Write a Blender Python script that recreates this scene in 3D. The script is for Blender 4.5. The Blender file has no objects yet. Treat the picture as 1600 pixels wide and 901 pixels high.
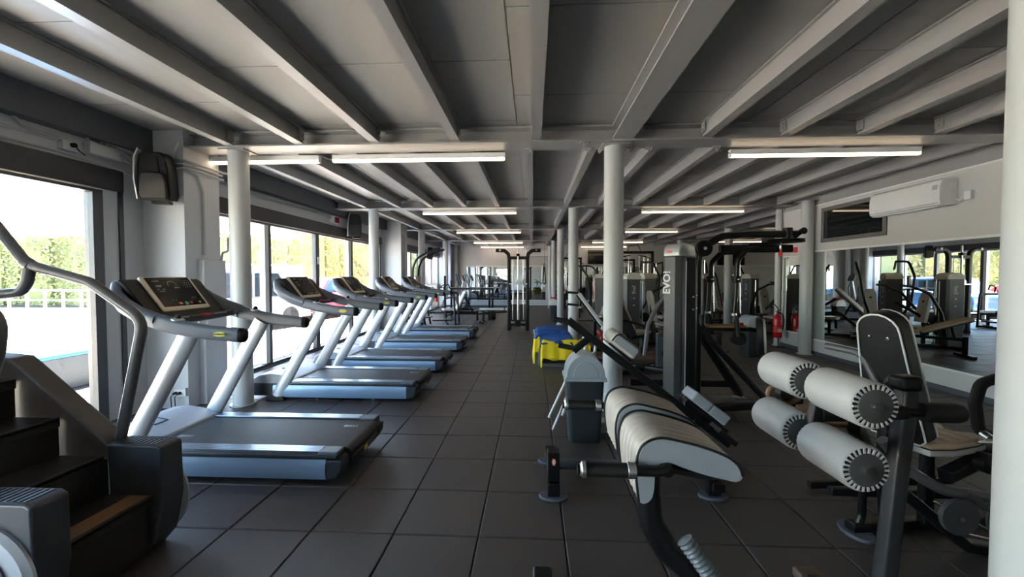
import bpy, bmesh, math, random
from mathutils import Vector, Matrix
random.seed(7)
PI = math.pi
scene = bpy.context.scene
COL = scene.collection

# ---------------------------------------------------------------- camera
cam_d = bpy.data.cameras.new('camera'); cam = bpy.data.objects.new('camera', cam_d); COL.objects.link(cam)
cam.location = (0, 0, 1.51); cam.rotation_euler = (PI/2 - 0.0305, 0, 0.0503)
cam_d.sensor_width = 36; cam_d.lens = 14.4; cam_d.clip_start = 0.05; cam_d.clip_end = 500
scene.camera = cam
# ---------------------------------------------------------------- sky, sun, exposure
w = bpy.data.worlds.new('sky'); scene.world = w; w.use_nodes = True
nt = w.node_tree; bg = nt.nodes['Background']
sky = nt.nodes.new('ShaderNodeTexSky'); sky.sky_type = 'NISHITA'; sky.sun_disc = False
sky.sun_elevation = math.radians(48); sky.sun_rotation = math.radians(-5); sky.air_density = 1.2; sky.dust_density = 1.0
nt.links.new(sky.outputs[0], bg.inputs[0]); bg.inputs[1].default_value = 1.9
sd = bpy.data.lights.new('sun', 'SUN'); sd.energy = 480; sd.angle = 0.01; sd.color = (1, 0.86, 0.68)
sun = bpy.data.objects.new('sun', sd); COL.objects.link(sun)
sun.rotation_euler = Vector((-0.04, 0.42, 0.90)).to_track_quat('Z', 'Y').to_euler(); sun.location = (-12, 10, 20)
scene.view_settings.view_transform = 'Standard'; scene.view_settings.look = 'None'
scene.view_settings.exposure = 0.38; scene.view_settings.gamma = 1.0; scene.view_settings.use_curve_mapping = False
LAMP = 6.0

# ---------------------------------------------------------------- materials
MATS = {}
def mat(name, col, rough=0.5, metal=0.0, noise=0.0, scale=20.0, bump=0.0, bscale=200.0, emit=0.0, ecol=None, coat=0.0, spec=0.5):
    if name in MATS: return MATS[name]
    m = bpy.data.materials.new(name); m.use_nodes = True; t = m.node_tree; p = t.nodes['Principled BSDF']
    p.inputs['Base Color'].default_value = (*col, 1); p.inputs['Roughness'].default_value = rough
    p.inputs['Metallic'].default_value = metal; p.inputs['Coat Weight'].default_value = coat
    p.inputs['Specular IOR Level'].default_value = spec
    tc = None
    if noise or bump:
        tc = t.nodes.new('ShaderNodeTexCoord')
    if noise:
        n = t.nodes.new('ShaderNodeTexNoise'); n.inputs['Scale'].default_value = scale; n.inputs['Detail'].default_value = 6
        t.links.new(tc.outputs['Object'], n.inputs['Vector'])
        r = t.nodes.new('ShaderNodeMapRange'); r.inputs[3].default_value = 1-noise; r.inputs[4].default_value = 1+noise
        t.links.new(n.outputs[0], r.inputs[0])
        mx = t.nodes.new('ShaderNodeVectorMath'); mx.operation = 'SCALE'; mx.inputs[0].default_value = col
        t.links.new(r.outputs[0], mx.inputs['Scale']); t.links.new(mx.outputs[0], p.inputs['Base Color'])
        r2 = t.nodes.new('ShaderNodeMapRange'); r2.inputs[3].default_value = max(0.02, rough-noise*0.25); r2.inputs[4].default_value = min(1, rough+noise*0.25)
        t.links.new(n.outputs[0], r2.inputs[0]); t.links.new(r2.outputs[0], p.inputs['Roughness'])
    if bump:
        b = t.nodes.new('ShaderNodeTexNoise'); b.inputs['Scale'].default_value = bscale; b.inputs['Detail'].default_value = 3
        t.links.new(tc.outputs['Object'], b.inputs['Vector'])
        bn = t.nodes.new('ShaderNodeBump'); bn.inputs['Strength'].default_value = bump; bn.inputs['Distance'].default_value = 0.002
        t.links.new(b.outputs[0], bn.inputs['Height']); t.links.new(bn.outputs[0], p.inputs['Normal'])
    if emit:
        p.inputs['Emission Color'].default_value = (*(ecol or col), 1); p.inputs['Emission Strength'].default_value = emit
    MATS[name] = m; return m

ceil_m = mat('ceiling paint', (.33,.315,.295), .55, noise=.03, scale=3)
steel_m = mat('grey painted steel', (.31,.305,.30), .36)
edge_m = mat('dark painted steel', (.08,.085,.10), .5)
wall_m = mat('grey wall paint', (.50,.51,.53), .6, noise=.03, scale=2, bump=.15, bscale=60)
wallw_m = mat('white wall paint', (.58,.575,.56), .6, noise=.03, scale=2, bump=.1, bscale=60)
pil_m = mat('pillar paint', (.50,.52,.52), .35)
dark_m = mat('anthracite window frame', (.045,.05,.06), .35)
band_m = mat('anthracite band', (.035,.035,.04), .5)
white_m = mat('white plastic', (.75,.75,.74), .3)
trimw_m = mat('white trim', (.78,.78,.77), .4)
alu_m = mat('brushed aluminium', (.62,.64,.66), .3, 1.0)
chrome_m = mat('chrome', (.8,.8,.8), .12, 1.0)
black_m = mat('black powder coat', (.007,.007,.008), .3, noise=.2, scale=30, spec=.35)
blackp_m = mat('black plastic', (.005,.005,.006), .5, spec=.25)
rubber_m = mat('black foam rubber', (.007,.007,.007), .6, bump=.3, bscale=300)
tile_m = mat('rubber floor tile', (.070,.057,.051), .42, noise=.22, scale=9, bump=.55, bscale=420, spec=.4)
sub_m = mat('floor screed', (.008,.008,.008), .9)
vinyl_m = mat('grey vinyl', (.46,.42,.375), .36, noise=.05, scale=12, bump=.15, bscale=500)
vside_m = mat('blue grey vinyl', (.30,.34,.38), .36, noise=.05, scale=12, bump=.15, bscale=500)
vblack_m = mat('black vinyl', (.008,.008,.009), .42, bump=.1, bscale=400)
cover_m = mat('slate grey cover', (.06,.064,.068), .4)
silver_m = mat('silver plastic', (.55,.56,.57), .35, .3)
tm_silver = mat('treadmill silver', (.55,.58,.62), .32, .35)
tm_panel = mat('treadmill side panel', (.25,.37,.52), .33, .25)  # silver-blue panel with blue skylight tint put into its base colour
tm_dark = mat('treadmill charcoal', (.035,.038,.045), .38, bump=.1, bscale=500)
tm_arm = mat('treadmill arm grey', (.10,.12,.15), .45, noise=.05, bump=.1, bscale=500)
belt_m = mat('treadmill belt', (.022,.024,.028), .55, noise=.1, bump=.3, bscale=600)
hood_m = mat('treadmill hood', (.42,.44,.46), .4)
rail_m = mat('ribbed aluminium foot rail', (.45,.50,.56), .25, .9)
screen_m = mat('console glass', (.008,.008,.009), .2, spec=.08)
cream_m = mat('console bezel', (.72,.62,.48), .35)
yellowp_m = mat('yellow plate', (.75,.65,.08), .4)
red_m = mat('red plastic', (.65,.02,.02), .35)
green_m = mat('green button', (.02,.45,.25), .4)
orange_m = mat('orange button', (.8,.2,.03), .4)
print_m = mat('white print', (.8,.8,.8), .5)
dim_m = mat('grey print', (.45,.46,.44), .5)
yprint_m = mat('yellow print', (.45,.5,.12), .5)
yellow_m = mat('yellow cloth', (.90,.66,.005), .7, noise=.08, scale=20)
blue_m = mat('blue mat', (.02,.085,.32), .55, noise=.1, scale=10)
binb_m = mat('dark bin plastic', (.028,.033,.038), .35)
binl_m = mat('grey bin lid', (.34,.38,.42), .25)
ext_m = mat('extinguisher red', (.55,.01,.015), .25)
climb_m = mat('climber brown grey plastic', (.075,.062,.055), .42, bump=.15, bscale=300)
climbd_m = mat('climber dark step', (.022,.018,.017), .45, bump=.2, bscale=300)
cap_m = mat('climber end cap', (.05,.055,.065), .4, bump=.15, bscale=300)
tube_m = mat('grey grip tube', (.10,.10,.11), .35)
ground_m = mat('darkened yard ground', (.045,.047,.052), .85, noise=.1, scale=1.5)  # kept dark so the added bright strip gives most of the upward light
bounce_m = mat('pale bounce strip', (.84,.70,.52), .8, noise=.06, scale=1.5)  # colour of the invented reflector strip, warm to tint the bounced sunlight
hedge_m = mat('hedge core', (.13,.15,.06), .9)
leaf_m = mat('hedge leaf', (.22,.25,.10), .7, noise=.5, scale=.9)
trunk_m = mat('brown render wall', (.30,.22,.15), .9, noise=.3, scale=1)
car_w = mat('white car paint', (.75,.75,.75), .2, coat=1)
car_b = mat('blue car paint', (.05,.15,.4), .2, coat=1)
car_r = mat('red car paint', (.4,.04,.04), .2, coat=1)
cargl_m = mat('car glass', (.03,.04,.05), .05)
tyre_m = mat('tyre', (.02,.02,.02), .8)
contain_m = mat('grey container', (.05,.06,.075), .6, noise=.2, scale=4)
contb_m = mat('blue container lid', (.05,.25,.6), .4)
shoe_m = mat('wood brown', (.25,.13,.06), .5)
gold_m = mat('bronze weight plates', (.05,.045,.04), .4, .6)

def glass():
    m = bpy.data.materials.new('window glass'); m.use_nodes = True; t = m.node_tree; t.nodes.clear()
    o = t.nodes.new('ShaderNodeOutputMaterial'); mx = t.nodes.new('ShaderNodeMixShader')
    tr = t.nodes.new('ShaderNodeBsdfTransparent'); tr.inputs[0].default_value = (.93,.95,.95,1)
    gl = t.nodes.new('ShaderNodeBsdfGlossy'); gl.inputs['Roughness'].default_value = 0.0
    lw = t.nodes.new('ShaderNodeLayerWeight'); lw.inputs[0].default_value = .5
    pw5 = t.nodes.new('ShaderNodeMath'); pw5.operation = 'POWER'; pw5.inputs[1].default_value = 5; t.links.new(lw.outputs['Facing'], pw5.inputs[0])
    fr = t.nodes.new('ShaderNodeMath'); fr.operation = 'MULTIPLY_ADD'; fr.inputs[1].default_value = .9; fr.inputs[2].default_value = .04; t.links.new(pw5.outputs[0], fr.inputs[0])
    t.links.new(fr.outputs[0], mx.inputs[0]); t.links.new(tr.outputs[0], mx.inputs[1]); t.links.new(gl.outputs[0], mx.inputs[2])
    t.links.new(mx.outputs[0], o.inputs[0]); return m
glass_m = glass()
mirror_m = mat('mirror', (.80,.85,.83), .0, 1.0)
led_m = mat('led diffuser', (.9,.9,.88), .4, emit=LAMP, ecol=(1.0,.76,.50))
ledbody_m = mat('light housing', (.85,.85,.83), .4)
darkglass_m = mat('dark transom glass', (.01,.012,.014), .03)
tv_m = mat('black television screen', (.008,.008,.01), .08)

# ---------------------------------------------------------------- mesh helpers
def fillet(pts, r, n=5):
    pts = [Vector(p) for p in pts]
    if r <= 0 or len(pts) < 3: return pts
    out = [pts[0]]
    for i in range(1, len(pts)-1):
        a, b, c = pts[i-1], pts[i], pts[i+1]
        u = (a-b); v = (c-b); lu, lv = u.length, v.length
        u.normalize(); v.normalize()
        ang = u.angle(v, PI)
        if ang > PI-0.05: out.append(b); continue
        d = min(r/math.tan(ang/2), lu*0.48, lv*0.48)
        p0, p2 = b+u*d, b+v*d
        for k in range(n+1):
            s = k/n; out.append(p0*(1-s)**2 + b*2*s*(1-s) + p2*s*s)
    out.append(pts[-1]); return out
def circle(r, n, r2=None):
    r2 = r2 or r
    return [(r*math.cos(2*PI*k/n), r2*math.sin(2*PI*k/n)) for k in range(n)]
def rrect(w, h, r=None, n=3):
    r = min(w, h)*0.2 if r is None else r
    out = []
    for cx, cy, a0 in ((w/2-r, h/2-r, 0), (-w/2+r, h/2-r, PI/2), (-w/2+r, -h/2+r, PI), (w/2-r, -h/2+r, 1.5*PI)):
        for k in range(n+1): a = a0+PI/2*k/n; out.append((cx+r*math.cos(a), cy+r*math.sin(a)))
    return out
class G:
    def __init__(s): s.bm = bmesh.new()
    def box(s, c, d, rot=None):
        m = Matrix.Translation(Vector(c))
        if rot is not None: m = m @ (rot if isinstance(rot, Matrix) else Matrix.Rotation(rot, 4, 'Z'))
        m = m @ Matrix.Diagonal((d[0], d[1], d[2], 1))
        bmesh.ops.create_cube(s.bm, size=1, matrix=m); return s
    def bb(s, x0, x1, y0, y1, z0, z1): return s.box(((x0+x1)/2, (y0+y1)/2, (z0+z1)/2), (abs(x1-x0), abs(y1-y0), abs(z1-z0)))
    def sweep(s, pts, sec, up=(0,0,1), closed=False, scales=None):
        pts = [Vector(p) for p in pts]; n = len(pts); rings = []; m = len(sec); prev = None
        for i in range(n):
            if closed: t = pts[(i+1) % n]-pts[i-1]
            elif i == 0: t = pts[1]-pts[0]
            elif i == n-1: t = pts[-1]-pts[-2]
            else: t = (pts[i+1]-pts[i]).normalized()+(pts[i]-pts[i-1]).normalized()
            t.normalize()
            if prev is None:
                u = Vector(up); 
                if abs(u.dot(t)) > .97: u = Vector((1,0,0)) if abs(t.x) < .9 else Vector((0,1,0))
            else: u = prev
            side = u.cross(t); side.normalize(); u2 = t.cross(side); prev = u2
            k = scales[i] if scales else 1
            rings.append([s.bm.verts.new(pts[i]+side*(a*k)+u2*(b*k)) for a, b in sec])
        for i in range(n if closed else n-1):
            r0, r1 = rings[i], rings[(i+1) % n]
            for k in range(m):
                s.bm.faces.new((r0[k], r0[(k+1) % m], r1[(k+1) % m], r1[k]))
        if not closed:
            s.bm.faces.new(rings[0][::-1]); s.bm.faces.new(rings[-1])
        return s
    def tube(s, pts, r, f=0.0, n=12, closed=False): return s.sweep(fillet(pts, f), circle(r, n), closed=closed)
    def bar(s, pts, w, h, f=0.0, up=(0,0,1), rr=None): return s.sweep(fillet(pts, f), rrect(w, h, rr), up=up)
    def cyl(s, a, b, r, n=20, r2=None): 
        a, b = Vector(a), Vector(b); r2 = r if r2 is None else r2
        return s.sweep([a, b], circle(1, n), scales=[r, r2])
    def lathe(s, prof, o=(0,0,0), ax=(0,0,1), n=24):
        o = Vector(o); ax = Vector(ax).normalized(); u = Vector((1,0,0)) if abs(ax.x) < .9 else Vector((0,1,0))
        side = ax.cross(u).normalized(); u2 = side.cross(ax); rings = []
        for r, z in prof:
            r = max(r, 1e-4)
            rings.append([s.bm.verts.new(o+ax*z+side*(r*math.cos(2*PI*k/n))+u2*(r*math.sin(2*PI*k/n))) for k in range(n)])
        for i in range(len(rings)-1):
            for k in range(n): s.bm.faces.new((rings[i][k], rings[i][(k+1) % n], rings[i+1][(k+1) % n], rings[i+1][k]))
        s.bm.faces.new(rings[0][::-1]); s.bm.faces.new(rings[-1]); return s
    def prism(s, outline, a0, a1, ax='y', m=None):
        def P(u, v, a): 
            q = {'y': (u, a, v), 'x': (a, u, v), 'z': (u, v, a)}[ax]
            return (m @ Vector(q)) if m else Vector(q)
        A = [s.bm.verts.new(P(u, v, a0)) for u, v in outline]; B = [s.bm.verts.new(P(u, v, a1)) for u, v in outline]
        n = len(A); s.bm.faces.new(A[::-1]); s.bm.faces.new(B)
        for k in range(n): s.bm.faces.new((A[k], A[(k+1) % n], B[(k+1) % n], B[k]))
        return s
    def sph(s, c, r, sc=(1,1,1)):
        bmesh.ops.create_uvsphere(s.bm, u_segments=16, v_segments=10, radius=r, matrix=Matrix.Translation(Vector(c)) @ Matrix.Diagonal((*sc, 1))); return s
    def xf(s, m): bmesh.ops.transform(s.bm, matrix=m, verts=s.bm.verts); return s
    def done(s, name, m, parent=None, bev=0, seg=2, sharp=38, world=True, label=None, kind=None, cat=None, group=None, org=None):
        bm = s.bm
        if parent is not None and world: bmesh.ops.translate(bm, vec=-parent_world(parent), verts=bm.verts)
        loc = Vector((0,0,0))
        if parent is None:
            if org is not None: loc = Vector(org)
            else:
                xs = [v.co for v in bm.verts]
                loc = Vector(((min(v.x for v in xs)+max(v.x for v in xs))/2, (min(v.y for v in xs)+max(v.y for v in xs))/2, min(v.z for v in xs)))
            bmesh.ops.translate(bm, vec=-loc, verts=bm.verts)
        bmesh.ops.recalc_face_normals(bm, faces=bm.faces)
        sa = math.radians(sharp)
        for f in bm.faces: f.smooth = True
        for e in bm.edges:
            if len(e.link_faces) != 2 or e.calc_face_angle(0) > sa: e.smooth = False
        me = bpy.data.meshes.new(name); bm.to_mesh(me); bm.free()
        me.materials.append(m)
        o = bpy.data.objects.new(name, me); COL.objects.link(o); o.location = loc
        if parent is not None: o.parent = parent
        if bev:
            b = o.modifiers.new('bevel', 'BEVEL'); b.width = bev; b.segments = seg; b.limit_method = 'ANGLE'; b.angle_limit = math.radians(35); b.harden_normals = True
        if label: o['label'] = label
        if kind: o['kind'] = kind
        if cat: o['category'] = cat
        if group: o['group'] = group
        return o
def parent_world(p):
    v = Vector((0,0,0))
    while p is not None: v += p.location; p = p.parent
    return v
def thing(name, label, cat, loc=(0,0,0), rz=0, group=None):
    o = bpy.data.objects.new(name, None); COL.objects.link(o); o.empty_display_size = .1
    o.location = loc; o.rotation_euler = (0, 0, rz); o['label'] = label; o['category'] = cat
    if group: o['group'] = group
    return o
def copy_tree(root, loc=None, rz=None, label=None, group=None):
    def rec(o, par):
        c = o.copy(); COL.objects.link(c)
        if par is not None: c.parent = par
        for ch in kids.get(o, []): rec(ch, c)
        return c
    kids = {}
    st = [root]
    while st:
        o = st.pop(); kids[o] = list(o.children); st += kids[o]
    r = rec(root, None)
    if loc is not None: r.location = loc
    if rz is not None: r.rotation_euler = (0, 0, rz)
    if label: r['label'] = label
    if group: r['group'] = group
    return r
def dup(o, loc=None):
    c = o.copy(); COL.objects.link(c)
    if loc is not None: c.location = loc
    return c
_tc = {}
def text(s, size, m4, m, parent, name='lettering', world=True, depth=.0008, label=None):
    cu = bpy.data.curves.new('t', 'FONT'); cu.body = s; cu.size = size; cu.extrude = depth; cu.align_x = 'CENTER'; cu.align_y = 'CENTER'; cu.resolution_u = 3; cu.offset = size*.03
    o = bpy.data.objects.new('t', cu); COL.objects.link(o)
    dg = bpy.context.evaluated_depsgraph_get(); me = bpy.data.meshes.new_from_object(o.evaluated_get(dg))
    bpy.data.objects.remove(o); bpy.data.curves.remove(cu)
    me.transform(m4)
    if world: me.transform(Matrix.Translation(-parent_world(parent)))
    me.materials.clear(); me.materials.append(m)
    q = bpy.data.objects.new(name, me); COL.objects.link(q); q.parent = parent
    if label: q['label'] = label
    return q
def frame(o, xdir, ydir):
    x = Vector(xdir).normalized(); y = Vector(ydir); y = (y - x*y.dot(x)).normalized(); z = x.cross(y)
    m = Matrix((x, y, z)).transposed().to_4x4(); m.translation = Vector(o); return m
def RX(a): return Matrix.Rotation(a, 4, 'X')
def RY(a): return Matrix.Rotation(a, 4, 'Y')
def RZ(a): return Matrix.Rotation(a, 4, 'Z')
def TR(*v): return Matrix.Translation(Vector(v))
S = 'structure'

# ================================================================ SETTING
XL, XR, YB, YE, XE, YJ = -4.4, 5.4, -3.5, 19.9, 12.0, 9.3
ZB, ZC = 2.97, 3.14
fl = G().bb(XL-.12, XE+.1, YB-.1, YE+.1, -.15, -.022).done('floor', sub_m, kind=S, org=(0,0,0))
def tile_geo(g, x, y, dz=0):
    a = .2475; c = .006; z0, z1 = -.022, dz
    lo = [g.bm.verts.new((x+sx*a, y+sy*a, z0)) for sx, sy in ((-1,-1),(1,-1),(1,1),(-1,1))]
    mi = [g.bm.verts.new((x+sx*a, y+sy*a, z1-c)) for sx, sy in ((-1,-1),(1,-1),(1,1),(-1,1))]
    hi = [g.bm.verts.new((x+sx*(a-c), y+sy*(a-c), z1)) for sx, sy in ((-1,-1),(1,-1),(1,1),(-1,1))]
    for A, B in ((lo, mi), (mi, hi)):
        for k in range(4): g.bm.faces.new((A[k], A[(k+1) % 4], B[(k+1) % 4], B[k]))
    g.bm.faces.new(hi)
tiles = []
gx0, gy0 = -1.313+.25, 2.3185+.25
i0 = int((XL-gx0)/.5)-1
for i in range(i0, 30):
    for j in range(-13, 36):
        x, y = gx0+.5*i, gy0+.5*j
        if x < XL+.02 or y < YB or y > YE-.1 or x > XE: continue
        if x > XR+.1 and y < YJ: continue
        vis = y > .5 and abs(x) < (y+.3)*1.35
        tiles.append((math.hypot(x, y) if vis else 1e3+y, x, y))
tiles.sort()
g = G(); tile_geo(g, 0, 0); t0 = g.done('floor_tile', tile_m, fl, sharp=20)
for k, (d, x, y) in enumerate(tiles[:300]):
    o = t0 if k == 0 else dup(t0)
    o.location = (x, y, random.uniform(-.0015, .0008)); o.rotation_euler = (random.uniform(-.0012,.0012), random.uniform(-.0012,.0012), random.choice((0, PI/2, PI, 1.5*PI))+random.uniform(-.0015,.0015))
g = G()
for d, x, y in tiles[300:]: tile_geo(g, x, y, random.uniform(-.0015, .0008))
g.done('floor_tile', tile_m, fl, sharp=20, kind='stuff')

# ceiling: slab, panels, joists, cross beams
ce = G().bb(XL-.3, XE+.1, YB-.2, YE+.2, ZC+.012, ZC+.25).done('ceiling', ceil_m, kind=S, org=(0,0,ZC))
pw, pl = 2.44, 1.22
pan = G().bb(-pw/2+.004, pw/2-.004, -pl/2+.004, pl/2-.004, 0, .012).done('ceiling_panel', ceil_m, ce, bev=.002, seg=1, world=False)
first = True
for i in range(-2, 5):
    for j in range(-4, 15):
        x, y = 1.05+pw*i, 3.75+pl*j+(.0 if i % 2 else .61)
        if x > 6.5 and y < 8.9: continue
        if y > 20.2: continue
        o = pan if first else dup(pan); first = False
        o.location = (x, y, 0)
def joist(x, y0, y1, w=.075, fw=.10):
    g = G(); L = y1-y0
    g.bb(-w*.5, w*.5, 0, L, ZB+.012-ZC, ZC-ZC)
    g.bb(-fw/2, fw/2, 0, L, ZB-ZC, ZB+.012-ZC)
    g.bb(-fw*.62, fw*.62, 0, L, -.02, -.008)
    o = g.done('ceiling_joist', steel_m, ce, world=False); o.location = (x, y0, 0); return o
for x in (-3.39, -2.585, -1.727, -.842, .038, 1.83, 2.635, 3.40, 4.17, 4.90):
    j = joist(x, .75, 4.47)
    b = G()
    for s in (-1, 1):
        b.bb(s*.055-.004, s*.055+.004, 3.62, 3.71, -.135, -.03); b.cyl((s*.05, 3.66, -.06), (s*.068, 3.66, -.06), .009, 6); b.cyl((s*.05, 3.66, -.105), (s*.068, 3.66, -.105), .009, 6)
    b.done('bracket', steel_m, j, world=False)
for x in (-3.39, -2.585, -1.727, -.842, .038, .96, 1.83, 2.635, 3.40, 4.17, 4.90): joist(x, YB, .42)
g = G(); g.bb(-.012, .012, 0, 3.78, ZB+.016-ZC, 0).bb(-.11, .11, 0, 3.78, ZB-ZC, ZB+.016-ZC).bb(-.11, .11, 0, 3.78, -.03, -.01)
o = g.done('main_girder', steel_m, ce, world=False); o.location = (.96, .72, 0)
rows = [4.61, 8.82, 12.85, 16.85]
for r, (ya, yb) in enumerate(((4.77, 8.68), (8.96, 12.72), (12.98, 16.72), (16.98, YE))):
    proto = None
    xs = [-3.58, -2.86, -2.15, -1.44, -.745, -.045, .69, 1.40, 2.11, 2.83, 3.55, 4.28, 5.02]
    if r: xs += [5.8, 6.55, 7.3, 8.05, 8.8, 9.55, 10.3, 11.05, 11.7]
    proto = joist(xs[0], ya, yb, .07, .095)
    for x in xs[1:]:
        o = dup(proto); o.location = (x, ya, 0)
for yb, (x0, x1) in zip([.58]+rows, [(XL, XR), (XL, XR), (XL, XR), (XL, XE), (XL, XE)]):
    g = G(); g.bb(x0, x1, yb-.15, yb+.15, ZB-.016, ZB).bb(x0, x1, yb-.008, yb+.008, ZB, ZC).bb(x0, x1, yb-.12, yb+.12, ZC-.025, ZC-.006)
    for k in range(1, 6):
        pass
    g.done('cross_beam', steel_m, ce)
for x, y in ((.62,4.74),(.75,4.76),(1.10,4.76),(1.3,4.74),(2.05,4.75),(-.05,4.74),(.55,4.5)):
    g = G(); g.bb(x-.035, x+.035, y-.05, y+.03, ZB-.026, ZB-.016).cyl((x, y-.02, ZB-.06), (x, y-.02, ZB-.02), .008, 8).box((x+.02, y-.02, ZB-.045), (.012, .02, .05), RY(.6))
    g.done('beam_clamp', steel_m, ce)
G().bb(XL, XL+.14, YB, YE, 2.86, 2.875).bb(XL+.125, XL+.14, YB, YE, 2.875, ZC).done('edge_beam', edge_m, ce)

# left window wall
wl = G().bb(XL-.12, XL, YB, YE, 2.60, ZC+.1).done('wall_left', wall_m, kind=S)
def solid(y0, y1, z0=-.02, z1=2.6, m=wall_m, name='wall_pier', x0=XL-.12, x1=XL): return G().bb(x0, x1, y0, y1, z0, z1).done(name, m, wl, bev=.003)
solid(4.2, 4.98); solid(11.7, 12.5); solid(19.2, YE); solid(YB, -2.6)
G().bb(XL, -3.91, 4.436, 4.96, -.02, ZC).done('boxed_column', wall_m, wl, bev=.004)
G().bb(XL, -3.85, 11.85, 12.45, -.02, ZC).done('boxed_column', wall_m, wl, bev=.004)
G().bb(XL, -3.85, 19.1, YE, -.02, ZC).done('boxed_column', wall_m, wl, bev=.004)
for y0, y1 in ((-2.6, 4.2), (4.98, 11.7), (12.5, 19.2)):
    G().bb(XL-.10, XL+.03, y0, y1, 2.40, 2.62).done('lintel_band', band_m, wl, bev=.003)
def window(n, y0, y1, mull, x=XL):
    t = G().bb(x-.09, x+.01, y0, y1, .0, .05).bb(x-.09, x+.01, y0, y1, 2.355, 2.40).bb(x-.09, x+.01, y0, y0+.06, .05, 2.355).bb(x-.09, x+.01, y1-.1, y1, .05, 2.355).done('window_%d' % n, dark_m, kind=S, bev=.003)
    e = [y0+.06]
    for a, b, wh in mull:
        G().bb(x-.085, x+.005, a, b, .05, 2.355).done('mullion', dark_m, t, bev=.003)
        if wh: G().bb(x-.08, x+.012, a-wh, a-.002, .06, 2.35).done('sash_stile', trimw_m, t, bev=.003)
        e += [a, b]
    e.append(y1-.1)
    for k in range(0, len(e), 2):
        G().bb(x-.045, x-.039, e[k], e[k+1], .05, 2.355).done('pane', glass_m, t)
    G().bb(x+.01, x+.016, y0, y1, 2.385, 2.398).done('shiny_edge', alu_m, t)
    return t
window(1, -2.6, 4.0, [(.9, .98, 0)])
G().bb(XL-.1, XL+.0, 4.0, 4.16, .0, 2.4).done('window_reveal', wall_m, wl)
G().bb(XL-.1, XL+.02, 4.155, 4.2, .0, 2.6).done('corner_profile', dark_m, wl)
wn = window(2, 4.98, 11.7, [(6.62, 6.70, .10), (8.12, 8.26, 0), (9.72, 9.84, .14)])
G().bb(XL+.005, XL+.03, 8.16, 8.22, 1.75, 1.90).done('window_handle', trimw_m, wn, bev=.004)
window(3, 12.5, 19.2, [(14.6, 14.7, .1), (16.2, 16.32, 0), (17.6, 17.7, .1)])

# right mirror wall
wr = G().bb(XR, XR+.12, YB, YJ, -.02, 2.84).done('wall_right', wallw_m, kind=S)
G().bb(XR, XR+.12, YB, YJ, 2.84, ZC).done('fascia', steel_m, wr)
G().bb(XR-.02, XR, YB, YJ, 2.835, 2.86).done('top_trim', trimw_m, wr, bev=.003)
G().bb(XR-.015, XR, YB, YJ, 0, .07).done('baseboard_right', edge_m, kind=S)
mr = thing('wall_mirror', 'long wall mirror on the right wall behind the black backrest', 'mirror', (XR-.01, 5, .31))
ms = [3.0, 4.2, 6.95, 8.12]
for k in range(3): G().bb(XR-.011, XR-.001, ms[k]+.002, ms[k+1]-.002, .31, 1.965).done('mirror_pane', mirror_m, mr)
G().bb(XR-.022, XR-.001, 3.0, 8.12, .285, .31).done('bottom_trim', trimw_m, mr, bev=.002); G().bb(XR-.022, XR-.001, 3.0, 8.12, 1.965, 1.995).done('top_trim', trimw_m, mr, bev=.002)
mr = thing('wall_mirror', 'narrow upright wall mirror beside the fire extinguisher', 'mirror', (XR-.01, 8.75, .33))
G().bb(XR-.011, XR-.001, 8.42, 9.1, .36, 1.90).done('mirror_pane', mirror_m, mr)
G().bb(XR-.02, XR-.001, 8.39, 9.13, .33, .36).bb(XR-.02, XR-.001, 8.39, 9.13, 1.90, 1.93).bb(XR-.02, XR-.001, 8.39, 8.42, .36, 1.90).bb(XR-.02, XR-.001, 9.1, 9.13, .36, 1.90).done('mirror_frame', trimw_m, mr, bev=.002)
tw = G().bb(XR-.02, XR+.01, 6.55, 7.97, 2.13, 2.20).bb(XR-.02, XR+.01, 6.55, 7.97, 2.70, 2.77).bb(XR-.02, XR+.01, 6.55, 6.62, 2.20, 2.70).bb(XR-.02, XR+.01, 7.90, 7.97, 2.20, 2.70).done('window_4', mat('brown grey transom frame', (.13,.12,.11), .4), kind=S, bev=.003)
G().bb(XR-.008, XR-.002, 6.62, 7.90, 2.20, 2.70).done('pane', darkglass_m, tw)
# walls closing the room
we = G().bb(XL-.12, XE+.12, YE, YE+.12, -.02, ZC+.1).done('wall_end', wallw_m, kind=S)
G().bb(XR, XE+.12, YJ-.12, YJ, -.02, ZC+.1).done('wall_return', wallw_m, kind=S)
G().bb(XE, XE+.12, YJ, YE, -.02, ZC+.1).done('wall_far_right', wallw_m, kind=S)
bw = G()
for a in ((XL-.12, -3.9, -.02, ZC+.1), (-2.5, XR+.12, -.02, ZC+.1), (-3.9, -2.5, -.02, .9), (-3.9, -2.5, 2.3, ZC+.1)):
    bw.bb(a[0], a[1], YB-.12, YB, a[2], a[3])
bw.done('wall_back', wall_m, kind=S)
def bwin(n, x0, x1, z0, z1):
    t = G().bb(x0, x1, YB-.09, YB-.01, z0, z0+.06).bb(x0, x1, YB-.09, YB-.01, z1-.06, z1).bb(x0, x0+.06, YB-.09, YB-.01, z0, z1).bb(x1-.06, x1, YB-.09, YB-.01, z0, z1).bb((x0+x1)/2-.03, (x0+x1)/2+.03, YB-.09, YB-.01, z0, z1).done('window_%d' % n, dark_m, kind=S)
    G().bb(x0+.05, x1-.05, YB-.05, YB-.045, z0+.05, z1-.05).done('pane', glass_m, t)
bwin(5, -3.9, -2.5, .9, 2.3)
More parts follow.
